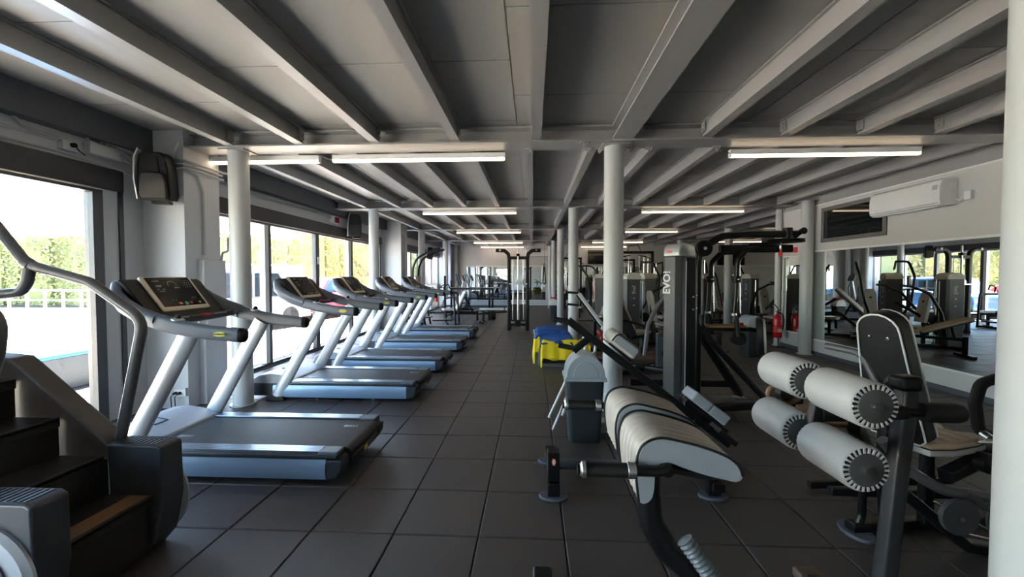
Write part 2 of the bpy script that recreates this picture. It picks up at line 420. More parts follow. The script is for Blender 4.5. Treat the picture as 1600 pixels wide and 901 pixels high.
# end wall mirrors
for k, (x0, x1, lab) in enumerate(((-3.25, .62, 'wide wall mirror on the far end wall behind the twin-post cable machine'), (.95, 5.2, 'wide wall mirror on the far end wall under the television near the pillar line'), (6.2, 11.6, 'wide wall mirror at the right of the far end wall'))):
    mr = thing('wall_mirror', lab, 'mirror', ((x0+x1)/2, YE, .35))
    n = 3
    for q in range(n): G().bb(x0+(x1-x0)*q/n+.004, x0+(x1-x0)*(q+1)/n-.004, YE-.011, YE-.001, .35, 1.96).done('mirror_pane', mirror_m, mr)
    G().bb(x0, x1, YE-.03, YE-.001, 1.96, 2.02).done('top_trim', trimw_m, mr); G().bb(x0, x1, YE-.03, YE-.001, .31, .35).done('bottom_trim', trimw_m, mr)
G().bb(XL, XE, YE-.015, YE, 0, .08).done('baseboard_end', edge_m, kind=S)

# pillars
def pillar(x, y, lab, r=.108, top=ZB-.016, base=False):
    t = thing('steel_pillar', lab, 'pillar', (x, y, 0))
    G().cyl((x, y, 0), (x, y, top-.012), r, 32).done('shaft', pil_m, t)
    G().bb(x-.15, x+.15, y-.13, y+.13, top-.012, top).done('cap_plate', steel_m, t)
    G().cyl((x, y, 0), (x, y, .012), r+.03, 24).done('base_plate', pil_m, t)
pillar(-3.41, 4.63, 'round grey pillar standing between the first and second treadmills')
pillar(.905, 4.66, 'thick round grey pillar in mid room right behind the grey swing-lid bin')
pillar(.931, .72, 'pale round pillar close to the camera at the right picture edge')
pillar(-3.44, 8.75, 'round grey pillar beside the window behind the third treadmill', .105)
pillar(.865, 8.8, 'round grey pillar just right of the yellow cloths, nearest of the slim row', .105)
pillar(5.27, 8.18, 'round grey pillar against the right wall at the end of the long mirror', .105)
pillar(-3.5, 12.8, 'round grey pillar by the window behind the fifth treadmill', .105)
pillar(.865, 12.8, 'round grey pillar behind the blue mat, second of the receding row', .105)
pillar(5.95, 12.8, 'round grey pillar behind the hanging arms of the fly machine', .115)
pillar(-3.6, 16.8, 'round grey pillar behind the curved dip frame near the far windows', .105)
pillar(.865, 16.8, 'round grey pillar beside the small black bin, third of the receding row', .105)
pillar(5.9, 16.8, 'round grey pillar seen above the silver top of the big weight tower', .115)
pillar(-3.7, 19.6, 'round grey pillar touching the far end wall at its left', .105)
pillar(.84, 19.6, 'round grey pillar touching the far end wall between two mirrors', .105)
pillar(5.33, 9.2, 'slim grey corner post with cables beside the fire extinguisher', .06, 2.95)

# light fixtures
def light(x0, x1, y, lab):
    t = thing('strip_light', lab, 'light', ((x0+x1)/2, y, 2.87), group='led strip lights under the ceiling beams')
    G().bb(x0, x1, y-.03, y+.03, 2.895, 2.952).done('housing', ledbody_m, t, bev=.004)
    G().bb(x0+.005, x1-.005, y-.027, y+.027, 2.868, 2.897).done('diffuser', led_m, t, bev=.006)
    for xe in (x0-.008, x1): G().bb(xe, xe+.008, y-.032, y+.032, 2.866, 2.954).done('end_cap', ledbody_m, t)
    G().tube([(x0, y, 2.92), (x0-.06, y, 2.91), (x0-.12, y-.03, 2.93), (x0-.16, y-.07, 2.945)], .008, .05, 6).done('cable', tube_m, t)
light(-2.38, -.33, 4.84, 'lit strip light, nearest on the left, hung right of the first pillar')
light(-4.30, -2.56, 4.84, 'lit strip light running behind the top of the first pillar')
light(2.26, 4.32, 4.86, 'lit strip light, nearest on the right, hung toward the air conditioner')
light(-2.42, -.36, 9.02, 'lit strip light, second row left')
light(2.36, 4.48, 9.02, 'lit strip light, second row right of the thick pillar')
light(-2.42, -.38, 13.05, 'lit strip light, third row left')
light(2.9, 4.5, 13.05, 'lit strip light, third row right of the thick pillar')
light(7.1, 9.0, 13.05, 'lit strip light, third row in the far right part of the room')
light(-2.45, -.42, 17.05, 'lit strip light, fourth row left')
light(2.45, 4.5, 17.05, 'lit strip light, fourth row right of the thick pillar')
light(7.2, 9.2, 17.05, 'lit strip light, fourth row in the far right part of the room')
light(-2.48, -.44, 19.6, 'lit strip light close to the far end wall, left')
light(2.3, 4.4, 19.6, 'lit strip light close to the far end wall, above the television')

# ================================================================ TREADMILLS (front = -x, rear = +x)
def make_treadmill():
    t = thing('treadmill', 'nearest silver and charcoal treadmill, fully in view at the left', 'treadmill', (0,0,0), group='row of treadmills facing the windows')
    H = .41
    # deck body
    g = G(); g.prism([(-.98,.05),(.98,.05),(1.02,.10),(1.035,.16),(1.02,.205),(-.98,.205)], -H+.03, H-.03)
    g.done('deck', tm_dark, t, bev=.008)
    for s in (-1, 1):
        ya, yb = s*(H-.025), s*H
        g = G(); pts = []
        for k in range(7):
            a = -1+2*k/6; pts.append((.045+.145*(k/6), .012*(1-a*a)))
        ol = [(s*(H-.02), .045)] + [(s*(H-.004)+s*b, z) for z, b in pts] + [(s*(H-.02), .19)]
        g.prism(ol, -.72, .915, ax='x'); g.done('side_panel', tm_panel, t, sharp=60)
        g = G(); g.prism([(.915,.045),(1.0,.055),(1.035,.12),(1.04,.19),(.915,.19)], s*(H-.12), s*(H+.004)); g.done('rear_corner_cap', tm_dark, t, bev=.014, seg=3)
        g = G(); g.bb(-.62, 1.0, s*(H-.125), s*(H+.006), .198, .225); g.done('rail_base', tm_dark, t, bev=.009, seg=3)
        g = G()
        g.bb(-.62, .86, s*(H-.115), s*(H-.012), .222, .243)
        for q in range(7): yy = s*(H-.105+q*.0145); g.bb(-.60, .86, yy-.0035, yy+.0035, .241, .2465)
        g.done('foot_rail', rail_m, t)
        G().bb(.86, 1.005, s*(H-.118), s*(H-.002), .215, .245).done('rail_end', tm_arm, t, bev=.01, seg=3)
        G().cyl((.955, s*(H+.006), .178), (.955, s*(H+.009), .178), .005, 10).done('bolt', chrome_m, t)
        # posts
        p0, p1 = Vector((-.675, s*(H-.015), .055)), Vector((-.085, s*(H-.015), 1.10))
        g = G(); g.sweep([p0, p1], circle(.033, 24, .072), up=(-.87,0,.5)); po = g.done('post', tm_silver, t, sharp=60)
        G().prism([(-.80,.0),(-.57,.0),(-.58,.055),(-.76,.055),(-.80,.03)], s*(H-.06), s*(H+.025)).done('post_foot', blackp_m, t, bev=.012, seg=3)
        # arms: from front wing to end
        path = [(-.70,.0,1.44),(-.66,0,1.36),(-.58,0,1.295),(-.46,0,1.235),(-.30,0,1.18),(-.12,0,1.135),(.08,0,1.103),(.30,0,1.085)]
        yy = [.335,.375,.40,.415,.42,.42,.415,.405]
        pp = [Vector((p[0], s*y, p[2])) for p, y in zip(path, yy)]
        sc = [.75,.95,1.0,1.0,.95,.9,.86,.86]
        G().sweep(pp[:5], rrect(.085, .125, .035, 4), scales=sc[:5]).done('front_wing', tm_arm, t, sharp=70)
        G().sweep(pp[4:], rrect(.083, .12, .035, 4), scales=sc[4:]).done('handle_arm', tm_arm, t, sharp=70)
        e = pp[-1]; G().sweep([e, e+Vector((.03,0,-.001)), e+Vector((.045,0,-.002))], rrect(.083, .12, .035, 4), scales=[.87,.84,.55]).done('arm_end', blackp_m, t, sharp=60)
        lg = G().sweep([(.175, s*.446, 1.096), (.175, s*.450, 1.096)], circle(.05, 20, .017), up=(0,0,1)).done('logo_plate', yellowp_m, t, sharp=60)
        G().lathe([(.001,.0),(.04,.0),(.042,.01),(.02,.016),(.001,.016)], (-.16, s*.415, 1.19), (0.2,0,1)).done('dial_ring', silver_m, t)
        G().lathe([(.018,.0),(.02,.012),(.012,.03),(.001,.032)], (-.16, s*.415, 1.20), (0.2,0,1)).done('dial_knob', blackp_m, t)
    for s in (-1, 1):
        text('TECHNOGYM', .016, frame((.175, s*.4512, 1.096), (1,0,0) if s < 0 else (-1,0,0), (0,0,1)), tm_dark, t, 'arm_lettering', world=False)
    # belt
    g = G(); g.prism([(-.55,.19),(.985,.19),(1.02,.165),(1.045,.178),(1.05,.2),(1.035,.222),(1.0,.234),(-.55,.234)], -H+.13, H-.13)
    g.done('belt', belt_m, t, sharp=50)
    for x, wd in ((-.42,.12),(.80,.12)):
        for q in range(5):
            G().bb(x+q*.026, x+q*.026+.018-.003*q, -.16 if x < 0 else .12, -.12 if x < 0 else .16, .2341, .2346).done('belt_print', dim_m, t)
    # rear plate
    G().prism([(1.034,.09),(1.046,.10),(1.052,.155),(1.046,.16),(1.034,.155)], -H+.13, H-.20).done('rear_plate', tm_dark, t, bev=.004)
    G().bb(1.05, 1.054, -.05, .01, .112, .145).done('rear_badge', yellowp_m, t, bev=.002)
    # hood
    hood = [(-1.05,.05),(-1.06,.14),(-1.02,.24),(-.92,.30),(-.78,.32),(-.62,.295),(-.48,.25),(-.47,.20),(-.50,.05)]
    G().prism(hood, -H+.035, H-.035).done('motor_hood', hood_m, t, bev=.02, seg=3, sharp=30)
    g = G(); 
    for a, b in (((-.80,-.10,.325),(-.66,-.10,.306)),((-.66,-.10,.306),(-.66,.02,.306)),((-.66,.02,.306),(-.80,.02,.325)),((-.80,.02,.325),(-.80,-.10,.325))): g.tube([a, b], .004, 0, 6)
    g.done('hood_emblem', tm_dark, t)
    for x in (-.35, .35):
        for s in (-1, 1): G().cyl((x+.12, s*(H-.12), 0), (x+.12, s*(H-.12), .05), .022, 12).done('levelling_foot', chrome_m, t)
    # console
    sh = [(-.72,1.47),(-.74,1.43),(-.66,1.30),(-.52,1.20),(-.42,1.165),(-.38,1.175),(-.43,1.215),(-.62,1.455),(-.66,1.485)]
    G().prism(sh, -.36, .36).done('console_shell', blackp_m, t, bev=.015, seg=3, sharp=50)
    n = Vector((.258,0,.195)).normalized()   # screen normal: up and to the rear
    ux, uy = Vector((0,1,0)), Vector((-.195,0,.258)).normalized()
    c = Vector((-.552,0,1.357)) + n*.022
    F = frame(c, ux, uy)
    g = G(); g.box((0,0,-.012), (.46,.335,.03)); g.xf(F); bz = g.done('console_bezel', cream_m, t, bev=.01, seg=3)
    g = G(); g.box((0,.012,.0045), (.405,.285,.004)); g.xf(F); scn = g.done('console_screen', screen_m, t, bev=.002)
    g = G()
    for k in range(17):
        a0, a1 = PI*(1.05-k*.065), PI*(1.05-(k+.8)*.065)
        r0, r1 = .036, .042
        v = [g.bm.verts.new(Vector((r*math.cos(a), .075+r*math.sin(a), .0072))) for r, a in ((r0,a0),(r1,a0),(r1,a1),(r0,a1))]; g.bm.faces.new(v)
    g.xf(F); g.done('gauge', yprint_m, scn, world=False)['kind'] = 'stuff'
    g = G()
    for x0, y0, ww in ((-.16,.115,.06),(-.155,.07,.055),(-.15,.062,.04),(-.16,.035,.02),(-.12,.035,.03),(-.15,.015,.05),(0,.045,.05),(-.10,-.075,.012),(-.07,-.075,.012),(.10,-.06,.012),(.125,-.06,.012)):
        g.bb(x0, x0+ww, y0, y0+.006, .0068, .0074)
    for i in range(4):
        for j in range(4): g.bb(.11+i*.02, .116+i*.02, .05+j*.022, .056+j*.022, .0068, .0074)
    g.xf(F); g.done('screen_print', dim_m, scn, world=False)['kind'] = 'stuff'
    for nm, x, m2, rr in (('orange_button',-.045,orange_m,.011),('red_button',.055,red_m,.011),('yellow_button',.145,yprint_m,.008)):
        g = G(); g.bb(x-rr*1.3, x+rr*1.3, -.118, -.098, .006, .011); g.xf(F); g.done(nm, m2, scn, world=False, bev=.002)
    g = G(); g.lathe([(.016,.006),(.016,.012),(.001,.014)], (.008,-.112,0)); g.xf(F); g.done('start_button', green_m, scn, world=False)
    # crossbar + safety key + cup area
    G().bar([(-.36,-.37,1.175),(-.34,0,1.165),(-.36,.37,1.175)], .05, .05, .2).done('cross_bar', tm_dark, t)
    G().bb(-.345, -.285, -.01, .07, 1.185, 1.20).done('emergency_stop', red_m, t, bev=.004)
    for y in (-.2, .2): G().bb(-.337, -.318, y-.07, y+.07, 1.186, 1.192).done('hand_sensor', alu_m, t)
    g = G().tube([(-.33,-.03,1.145),(-.30,-.06,1.10),(-.29,0,1.085),(-.31,.04,1.13)], .004, .03, 6); g.done('safety_cord', trimw_m, t)
    return t
tm = make_treadmill()
tl = ['nearest silver and charcoal treadmill, fully in view at the left', 'second treadmill from the front, beyond the round pillar', 'third treadmill from the front in the row by the windows',
      'fourth treadmill from the front in the row by the windows', 'farthest of the five treadmills, its deck shortest in view']
for k, y in enumerate((3.24, 5.18, 6.64, 8.40, 10.04)):
    o = tm if k == 0 else copy_tree(tm, label=tl[k]); o.location = (-2.40 if k == 0 else -2.42, y, 0)

# ================================================================ STAIR CLIMBER
t = thing('stair_climber', 'dark stair climber with steps and grey grip rails at the left front', 'stair climber', (-2.6, 1.87, 0))
for s, (ya, yb) in (('far', (2.07, 2.21)), ('near', (1.50, 1.64))):
    g = G(); g.prism([(-2.28,.0),(-2.10,.0),(-2.03,.08),(-1.985,.30),(-1.99,.585),(-2.02,.60),(-2.30,.60)], ya, yb)
    cp = g.done('end_cap', cap_m, t, bev=.012, seg=3)
    g = G()
    for q in range(9): x = -2.27+q*.028; g.bb(x, x+.014, ya+.02, yb-.02, .598, .604)
    g.done('grip_ribs', cap_m, cp)
    g = G(); g.prism([(-3.3,.0),(-2.26,.0),(-2.26,.60),(-2.30,.60),(-2.85,1.06),(-3.3,1.10)], ya+.01, yb-.01)
    g.done('side_housing', climb_m, t, bev=.015, seg=3)
    yo = yb if s == 'far' else ya; sg = 1 if s == 'far' else -1
    G().lathe([(.255,0),(.255,.012),(.235,.03),(.15,.036),(.001,.036)], (-2.22, yo, .27), (0,sg,0), 40).done('round_side_cover', tm_silver, t)
    G().lathe([(.175,.0),(.175,.042),(.001,.044)], (-2.22, yo, .27), (0,sg,0), 40).done('cover_centre', mat('violet cover', (.05,.04,.09), .4), t)
# steps
for k in range(5):
    z = .335+.205*(k); x = -2.03-.245*k - (.0 if k == 0 else .03)
    g = G(); g.bb(x-.27, x, 1.642, 2.068, z-.022, z); g.bb(x-.012, x, 1.642, 2.068, z-.05, z); 
    st = g.done('step', climbd_m, t, bev=.006)
    G().bb(x-.27, x-.258, 1.642, 2.068, z, z+.19).done('riser', climbd_m, t)
    if k:
        G().bb(x-.016, x+.001, 1.645, 2.065, z-.002, z+.003).done('nosing', cap_m, st)
    else:
        G().bb(x-.12, x-.02, 1.66, 2.05, z, z+.003).done('tread_plate', shoe_m, st)
G().bb(-3.2, -2.06, 1.645, 2.065, .02, .31).done('lower_shell', climbd_m, t)
y = 2.15
G().tube([(-2.30,y,.60),(-2.28,y,.68),(-2.145,y,1.27),(-2.45,y,1.475),(-2.78,y,1.565),(-2.84,y,1.60),(-3.0,y,1.80),(-3.25,y-.02,1.98),(-3.4,y-.1,1.98)], .027, .12, 14).done('far_handrail', tube_m, t)
G().tube([(-2.80,y,1.57),(-2.82,y,1.48),(-2.86,y,1.42),(-2.95,y-.02,1.41),(-3.3,y-.1,1.41)], .027, .06, 14).done('far_handrail_branch', tube_m, t)
G().cyl((-2.79,y,1.565), (-2.83,y,1.59), .032, 14).done('rail_joint', tube_m, t)
y = 1.54
G().tube([(-2.36,y,.60),(-2.32,y,.75),(-2.17,y,1.20),(-2.15,y,1.34),(-2.45,y,1.52),(-2.95,y,1.60),(-3.3,y,1.95)], .03, .14, 14).done('near_handrail', tube_m, t)
G().bar([(-3.2,1.66,1.0),(-3.3,1.66,1.6)], .08, .05).bar([(-3.2,2.05,1.0),(-3.3,2.05,1.6)], .08, .05).done('console_post', climb_m, t)
G().box((-3.32,1.855,1.68), (.08,.46,.34), RY(-.3)).done('console', cap_m, t, bev=.02, seg=3)

# ================================================================ A: back extension bench with two curved thigh pads
t = thing('back_extension_bench', 'back extension bench with two curved grey vinyl pads and chrome-ended handles', 'exercise bench', (.62, 1.58, 0))
def drape(y0, y1, dx=0, dz=0, par=None):
    outer = [(.335,.80),(.325,.90),(.335,.962),(.362,.992),(.405,1.004),(.46,.995),(.53,.978),(.60,.952),(.638,.925),(.652,.898)]
    inner = [(.652,.880),(.636,.870),(.60,.877),(.54,.890),(.47,.912),(.425,.928),(.392,.918),(.383,.89),(.380,.84),(.372,.808),(.352,.792)]
    def cat(P, n=3):
        out = []
        for i in range(len(P)-1):
            p0, p1, p2, p3 = P[max(i-1, 0)], P[i], P[i+1], P[min(i+2, len(P)-1)]
            for k in range(n):
                u = k/n; out.append(tuple(.5*(2*p1[c]+(p2[c]-p0[c])*u+(2*p0[c]-5*p1[c]+4*p2[c]-p3[c])*u*u+(3*p1[c]-p0[c]-3*p2[c]+p3[c])*u**3) for c in (0, 1)))
        out.append(P[-1]); return out
    loop = cat(outer+inner+[outer[0]], 3)[:-1]; outer, inner = loop[:29], loop[29:]
    ol = [(x+dx, z+dz) for x, z in outer+inner]
    # ribbed top skin: profile modulated along the pad width
    n = 61; g = G(); rings = []
    for k in range(n):
        f = k/(n-1); y = y0+(y1-y0)*f; rib = -.007*(1-abs(math.cos(f*PI*6+PI/2)))**1.6
        e = min(f, 1-f)*(y1-y0); ed = -.010*max(0, 1-e/.02)
        no = len(outer); ring = []
        for q, (x, z) in enumerate(ol):
            cx, cz = .45+dx, .90+dz
            d = (rib+ed) if q < no else 0
            v = Vector((x-cx, 0, z-cz)); v.normalize()
            ring.append(g.bm.verts.new((x+v.x*d, y, z+v.z*d)))
        rings.append(ring)
    m = len(ol)
    for k in range(n-1):
        for q in range(m): g.bm.faces.new((rings[k][q], rings[k][(q+1) % m], rings[k+1][(q+1) % m], rings[k+1][q]))
    g.bm.faces.new(rings[0][::-1]); g.bm.faces.new(rings[-1])
    p = g.done('thigh_pad', vinyl_m, par, sharp=50)
    for yy, s in ((y0, -1), (y1, 1)):
        g = G(); g.prism([(x+dx+(.45-x)*.03, z+dz+(.90-z)*.03) for x, z in outer+inner], yy+s*.001, yy+s*.006); g.done('pad_side', vside_m, p, bev=.003)
        g = G(); g.tube([(x+dx, yy+s*.002, z+dz) for x, z in outer], .0042, 0, 8); g.done('piping', vblack_m, p)
    return p
drape(1.29, 1.55, par=t); drape(1.63, 1.88, dx=.005, dz=.0, par=t)
for y0, y1 in ((1.32,1.52),(1.66,1.85)):
    G().prism([(.40,.905),(.56,.872),(.62,.868),(.62,.860),(.55,.86),(.40,.885)], y0, y1).done('pad_plate', black_m, t)
G().tube([(.44,1.59,.90),(.445,1.58,.68),(.455,1.58,.56),(.52,1.575,.455),(.62,1.56,.37),(.76,1.54,.27),(.92,1.52,.06)], .047, .16, 18).done('curved_column', black_m, t)
G().bar([(.30,1.52,.035),(.92,1.52,.035)], .08, .06).done('floor_beam', black_m, t, bev=.004)
for x in (.30, .92): G().bar([(x,1.22,.035),(x,1.82,.035)], .08, .06).done('cross_foot', black_m, t, bev=.004)
G().tube([(.42,1.27,.905),(.42,1.90,.905)], .018, 0, 12).done('handle_axle', black_m, t)
for y in (1.265, 1.905):
    G().tube([(.42,1.4 if y < 1.5 else 1.8,.93),(.43,y,.908),(.14,y,.910)], .016, .05, 12).done('handle_tube', black_m, t)
    h = G().cyl((.165,y,.910), (.295,y,.910), .022, 20).done('handle_grip', rubber_m, t)
    G().cyl((.292,y,.91), (.318,y,.91), .025, 20).done('grip_collar', alu_m, h, bev=.003)
    G().lathe([(.001,0),(.016,.002),(.024,.009),(.025,.02),(.001,.024)], (.145,y,.91), (1,0,0)).done('grip_end', alu_m, h)
G().bar([(.42,1.60,.87),(.62,1.60,.86)], .05, .03).done('pad_bracket', black_m, t)
g = G()
p0, p1 = Vector((.557,1.50,.545)), Vector((.645,1.46,.43)); 
pr = []
for k in range(41): f = k/40; pr.append((.028+.0035*math.cos(f*2*PI*9), f*(p1-p0).length))
g.lathe([(.001,-.004)]+pr+[(.001,(p1-p0).length+.004)], p0, p1-p0, 20); g.done('ribbed_foot_roller', mat('ribbed grey rubber', (.16,.18,.20), .4), t)
G().bar([(.61,1.56,.42),(.645,1.46,.43)], .03, .02).done('roller_arm', black_m, t)
g = G(); g.bb(.0, .10, 1.93, 2.03, .0, .055)
b = g.done('floor_foot', black_m, t, bev=.018, seg=3); 
g = G().bb(.03, .28, 1.93, 1.96, .0, .03).bar([(.06,1.95,.02),(.30,1.75,.03)], .05, .03); g.done('foot_strut', black_m, t)

# ================================================================ B: four-roller bench
t = thing('roller_bench', 'decline bench with four big grey foam leg rollers on a black column', 'exercise bench', (1.35, 1.64, 0))
pleat_m = mat('gathered vinyl', (.50,.50,.50), .4)
def roller(x, z, y0, y1, r=.078):
    g = G(); L = y1-y0
    g.lathe([(r*.90,0),(r*.955,.003),(r*.985,.010),(r,.022),(r,.5*L),(r,L-.022),(r*.985,L-.010),(r*.955,L-.003),(r*.90,L)], (x,y0,z), (0,1,0), 40)
    p = g.done('leg_roller', mat('pale roller vinyl', (.45,.445,.44), .36, noise=.04, scale=12, bump=.15, bscale=500), t, sharp=50)
    for yy, s in ((y0, -1), (y1, 1)):
        g = G()
        for k in range(26):
            a = 2*PI*k/26; rr = r*.79
            g.box((x+rr*math.cos(a), yy+s*.002, z+rr*math.sin(a)), (r*.24,.006,.0075), RY(-a))
        g.done('gathered_pleats', pleat_m, p, bev=.002)['kind'] = 'stuff'
        g = G(); g.lathe([(r*.90,-.003),(r*.90,.0012),(.001,.0018)], (x,yy,z), (0,s,0), 36); g.done('pleat_backing', vblack_m, p)
        g = G(); g.lathe([(r*.70,0),(r*.70,.005),(r*.66,.007),(.001,.007)], (x,yy,z), (0,s,0), 36); g.done('end_disc', cover_m, p)
        G().lathe([(.012,0),(.012,.012),(.005,.014),(.001,.014)], (x,yy,z), (0,s,0), 12).done('end_bolt', chrome_m, p)
for x, z in ((1.098,1.092),(1.075,.885)):
    roller(x, z, 1.36, 1.59); roller(x, z, 1.68, 1.91)
    G().cyl((x,1.34,z), (x,1.93,z), .014, 12).done('roller_axle', chrome_m, t)
G().bar([(1.12,1.635,1.10),(1.083,1.635,.85)], .045, .05).done('roller_bracket', black_m, t, bev=.004)
G().bar([(1.11,1.635,.975),(1.44,1.65,.985)], .06, .05).done('roller_arm', black_m, t, bev=.004)
G().bar([(1.37,1.66,.02),(1.395,1.66,.33),(1.462,1.66,1.115)], .058, .06, 0, up=(0,1,0)).done('main_column', mat('worn black column', (.03,.033,.036), .3), t, bev=.01, seg=3)
G().bb(1.41, 1.495, 1.62, 1.70, 1.065, 1.125).done('column_head', black_m, t, bev=.02, seg=3)
g = G(); g.lathe([(.02,0),(.036,.006),(.038,.02),(.038,.12),(.032,.145),(.015,.152)], (1.495,1.64,.985), (1,0,0), 24); g.done('foam_grip', rubber_m, t)
G().cyl((1.42,1.64,.985), (1.53,1.64,.985), .02, 12).done('grip_tube', black_m, t)
G().bar([(1.25,1.64,.93),(1.38,1.75,.80),(1.62,1.95,.62)], .04, .06, .05).done('seat_rail', black_m, t)
g = G(); g.prism([(1.20,1.70),(1.30,1.68),(1.36,1.98),(1.22,1.95)], .90, .915, 'z'); g.done('adjustment_plate', shoe_m, t, bev=.003)
G().tube([(1.17+.075*math.cos(a), 1.95+.0*a, .965+.045*math.sin(a)) for a in [2*PI*k/20 for k in range(20)]], .011, 0, 8, closed=True).done('adjusting_wheel', shoe_m, t)
G().lathe([(.03,-.02),(.03,.02),(.001,.021)], (1.17,1.95,.965), (0,1,0), 16).done('wheel_hub', gold_m, t)
G().tube([(1.22,1.72,.82),(1.42,2.02,.74),(1.50,2.2,.60)], .012, .05, 8).done('guide_rod', shoe_m, t)
G().bar([(1.10,1.66,.03),(1.9,1.66,.03)], .09, .06).done('floor_beam', black_m, t, bev=.004)
for x in (1.10, 1.9): G().bar([(x,1.40,.03),(x,1.95,.03)], .08, .06).done('cross_foot', black_m, t, bev=.004)
G().bb(1.31, 1.43, 2.02, 2.10, 0, .05).done('floor_foot', mat('brown rubber foot', (.12,.07,.045), .5), t, bev=.015, seg=3)
G().bar([(1.37,1.70,.03),(1.37,2.06,.03)], .06, .04).done('foot_strut', black_m, t)

# ================================================================ C: 45 degree bench with diagonal bar
t = thing('inclined_bench', 'inclined bench on a slanting black bar with one roller pad, behind the curved pads', 'exercise bench', (.75, 3.02, 0))
G().bar([(.262,3.02,1.185),(1.43,3.02,.285)], .045, .055).done('slanting_bar', black_m, t, bev=.004)
d = (Vector((1.43,3.02,.285))-Vector((.262,3.02,1.185))).normalized(); nn = Vector((-d.z,0,d.x)); nn = nn if nn.z > 0 else -nn
F = frame(Vector((.60,3.02,.955))+nn*.085, d, (0,1,0))
g = G(); g.box((0,0,0), (.235,.30,.10)); g.xf(F if F.to_3x3().col[2].z > 0 else F); pd = g.done('hip_pad', vinyl_m, t, bev=.042, seg=5)
for s in (-1, 1):
    g = G(); g.box((0,s*.15,0), (.17,.006,.055)); g.xf(F); g.done('pad_side', vside_m, pd, bev=.002)
    g = G(); g.tube([Vector((a*.10, s*.146, b*.042)) for a, b in ((-1,-.8),(-1,.5),(-.8,1),(.8,1),(1,.5),(1,-.8))], .005, .03, 8); g.xf(F); g.done('piping', vblack_m, pd)
g = G(); g.box((0,0,-.06), (.20,.24,.012)); g.xf(F); g.done('pad_plate', black_m, t)
for px, pz in ((.262,1.175),(.30,.98)):
    G().cyl((px+.0,3.02,pz), (px-.11,3.02,pz+.02), .019, 14).done('peg_handle', rubber_m, t)
G().bar([(.30,3.02,.96),(.42,3.02,1.06)], .04, .05).done('peg_bracket', black_m, t)
F2 = frame((1.22,3.0,.545), d, (0,1,0))
for k in (-1, 1):
    g = G(); g.box((k*.075,0,.045), (.145,.20,.075)); g.xf(F2); g.done('ankle_pad', vside_m, t, bev=.012, seg=3)
g = G(); g.box((0.02,0,-.01), (.36,.17,.02)); g.xf(F2); g.done('ankle_plate', black_m, t, bev=.004)
G().bar([(1.32,3.0,.42),(1.44,3.0,.32)], .16, .04).done('foot_plate', black_m, t, bev=.004)
G().bar([(1.20,3.02,.46),(.95,3.02,.10)], .05, .07).done('support_strut', black_m, t)
G().bar([(.14,3.02,.115),(1.27,3.02,.115)], .07, .06).done('floor_beam', cover_m, t, bev=.004)
for a in ((.145,2.70,3.34),(1.25,2.76,3.2)): G().bar([(a[0],a[1],.09),(a[0],a[2],.09)], .08, .06).done('cross_foot', black_m, t, bev=.004)
pt = G().bb(.105, .185, 2.74, 2.84, .02, .315).done('front_post', black_m, t, bev=.006)
g = G(); g.sweep([(.145,2.7395,.255),(.145,2.736,.255)], circle(.025,20,.015), up=(1,0,0)); bd = g.done('badge', red_m, pt, sharp=60)
g = G(); g.sweep([(.145,2.737,.255),(.145,2.735,.255)], circle(.020,20,.011), up=(1,0,0)); g.done('badge_inner', cream_m, bd, sharp=60)
for x, y in ((.145,2.76),(.145,3.29),(1.235,2.82),(1.32,3.12)):
    g = G(); g.sweep([(x,y,0),(x,y,.022)], circle(.10,28,.065), up=(0,1,0)); g.done('rubber_foot', mat('grey rubber foot', (.09,.10,.12), .5), t, bev=.008, seg=2)
    G().bb(x-.04, x+.04, y-.03, y+.03, .02, .12).done('foot_post', black_m, t)

# ================================================================ D: cable bench with black backrest
t = thing('backrest_bench', 'upright seat machine, black backrest with white piping and tan seat', 'exercise machine', (2.2, 2.5, 0))
az = math.radians(18)
fd = Vector((math.cos(az), math.sin(az), 0)); sd_ = Vector((math.sin(az), -math.cos(az), 0))
o0 = Vector((2.10, 2.42, .60))
upb = (Vector((0,0,1))*math.cos(.25) - fd*math.sin(.25)).normalized()
F = frame(o0, sd_, upb)
def hull(wb, wt, h, n=9):
    pts = [(-wb/2+.03, 0), (wb/2-.03, 0), (wb/2, .03)]
    for k in range(n+1):
        a = PI*k/n; pts.append((wt/2*math.cos(a), h-wt*.45+wt*.45*math.sin(a)))
    pts.append((-wb/2, .03)); return pts
ol = hull(.30, .215, .74)
g = G(); g.prism(ol, -.045, .045, 'z'); g.xf(F); bk = g.done('backrest', vblack_m, t, bev=.018, seg=4, sharp=45)
for zz in (.047, -.047):
    g = G(); g.tube([Vector((x*.97, y*.985+.004, zz)) for x, y in ol], .005, 0, 8, closed=True); g.xf(F); g.done('white_piping', trimw_m, bk)
g = G()
for x in (-.045, .045):
    for y in (.60, .06): g.lathe([(.009,0),(.009,.004),(.001,.006)], (x,y,.048), (0,0,1), 10)
for x in (-.045, .045):
    for y in (.60, .06): g.lathe([(.009,0),(.009,.004),(.001,.006)], (x,y,-.046), (0,0,-1), 10)
g.xf(F); g.done('bolts', chrome_m, bk)
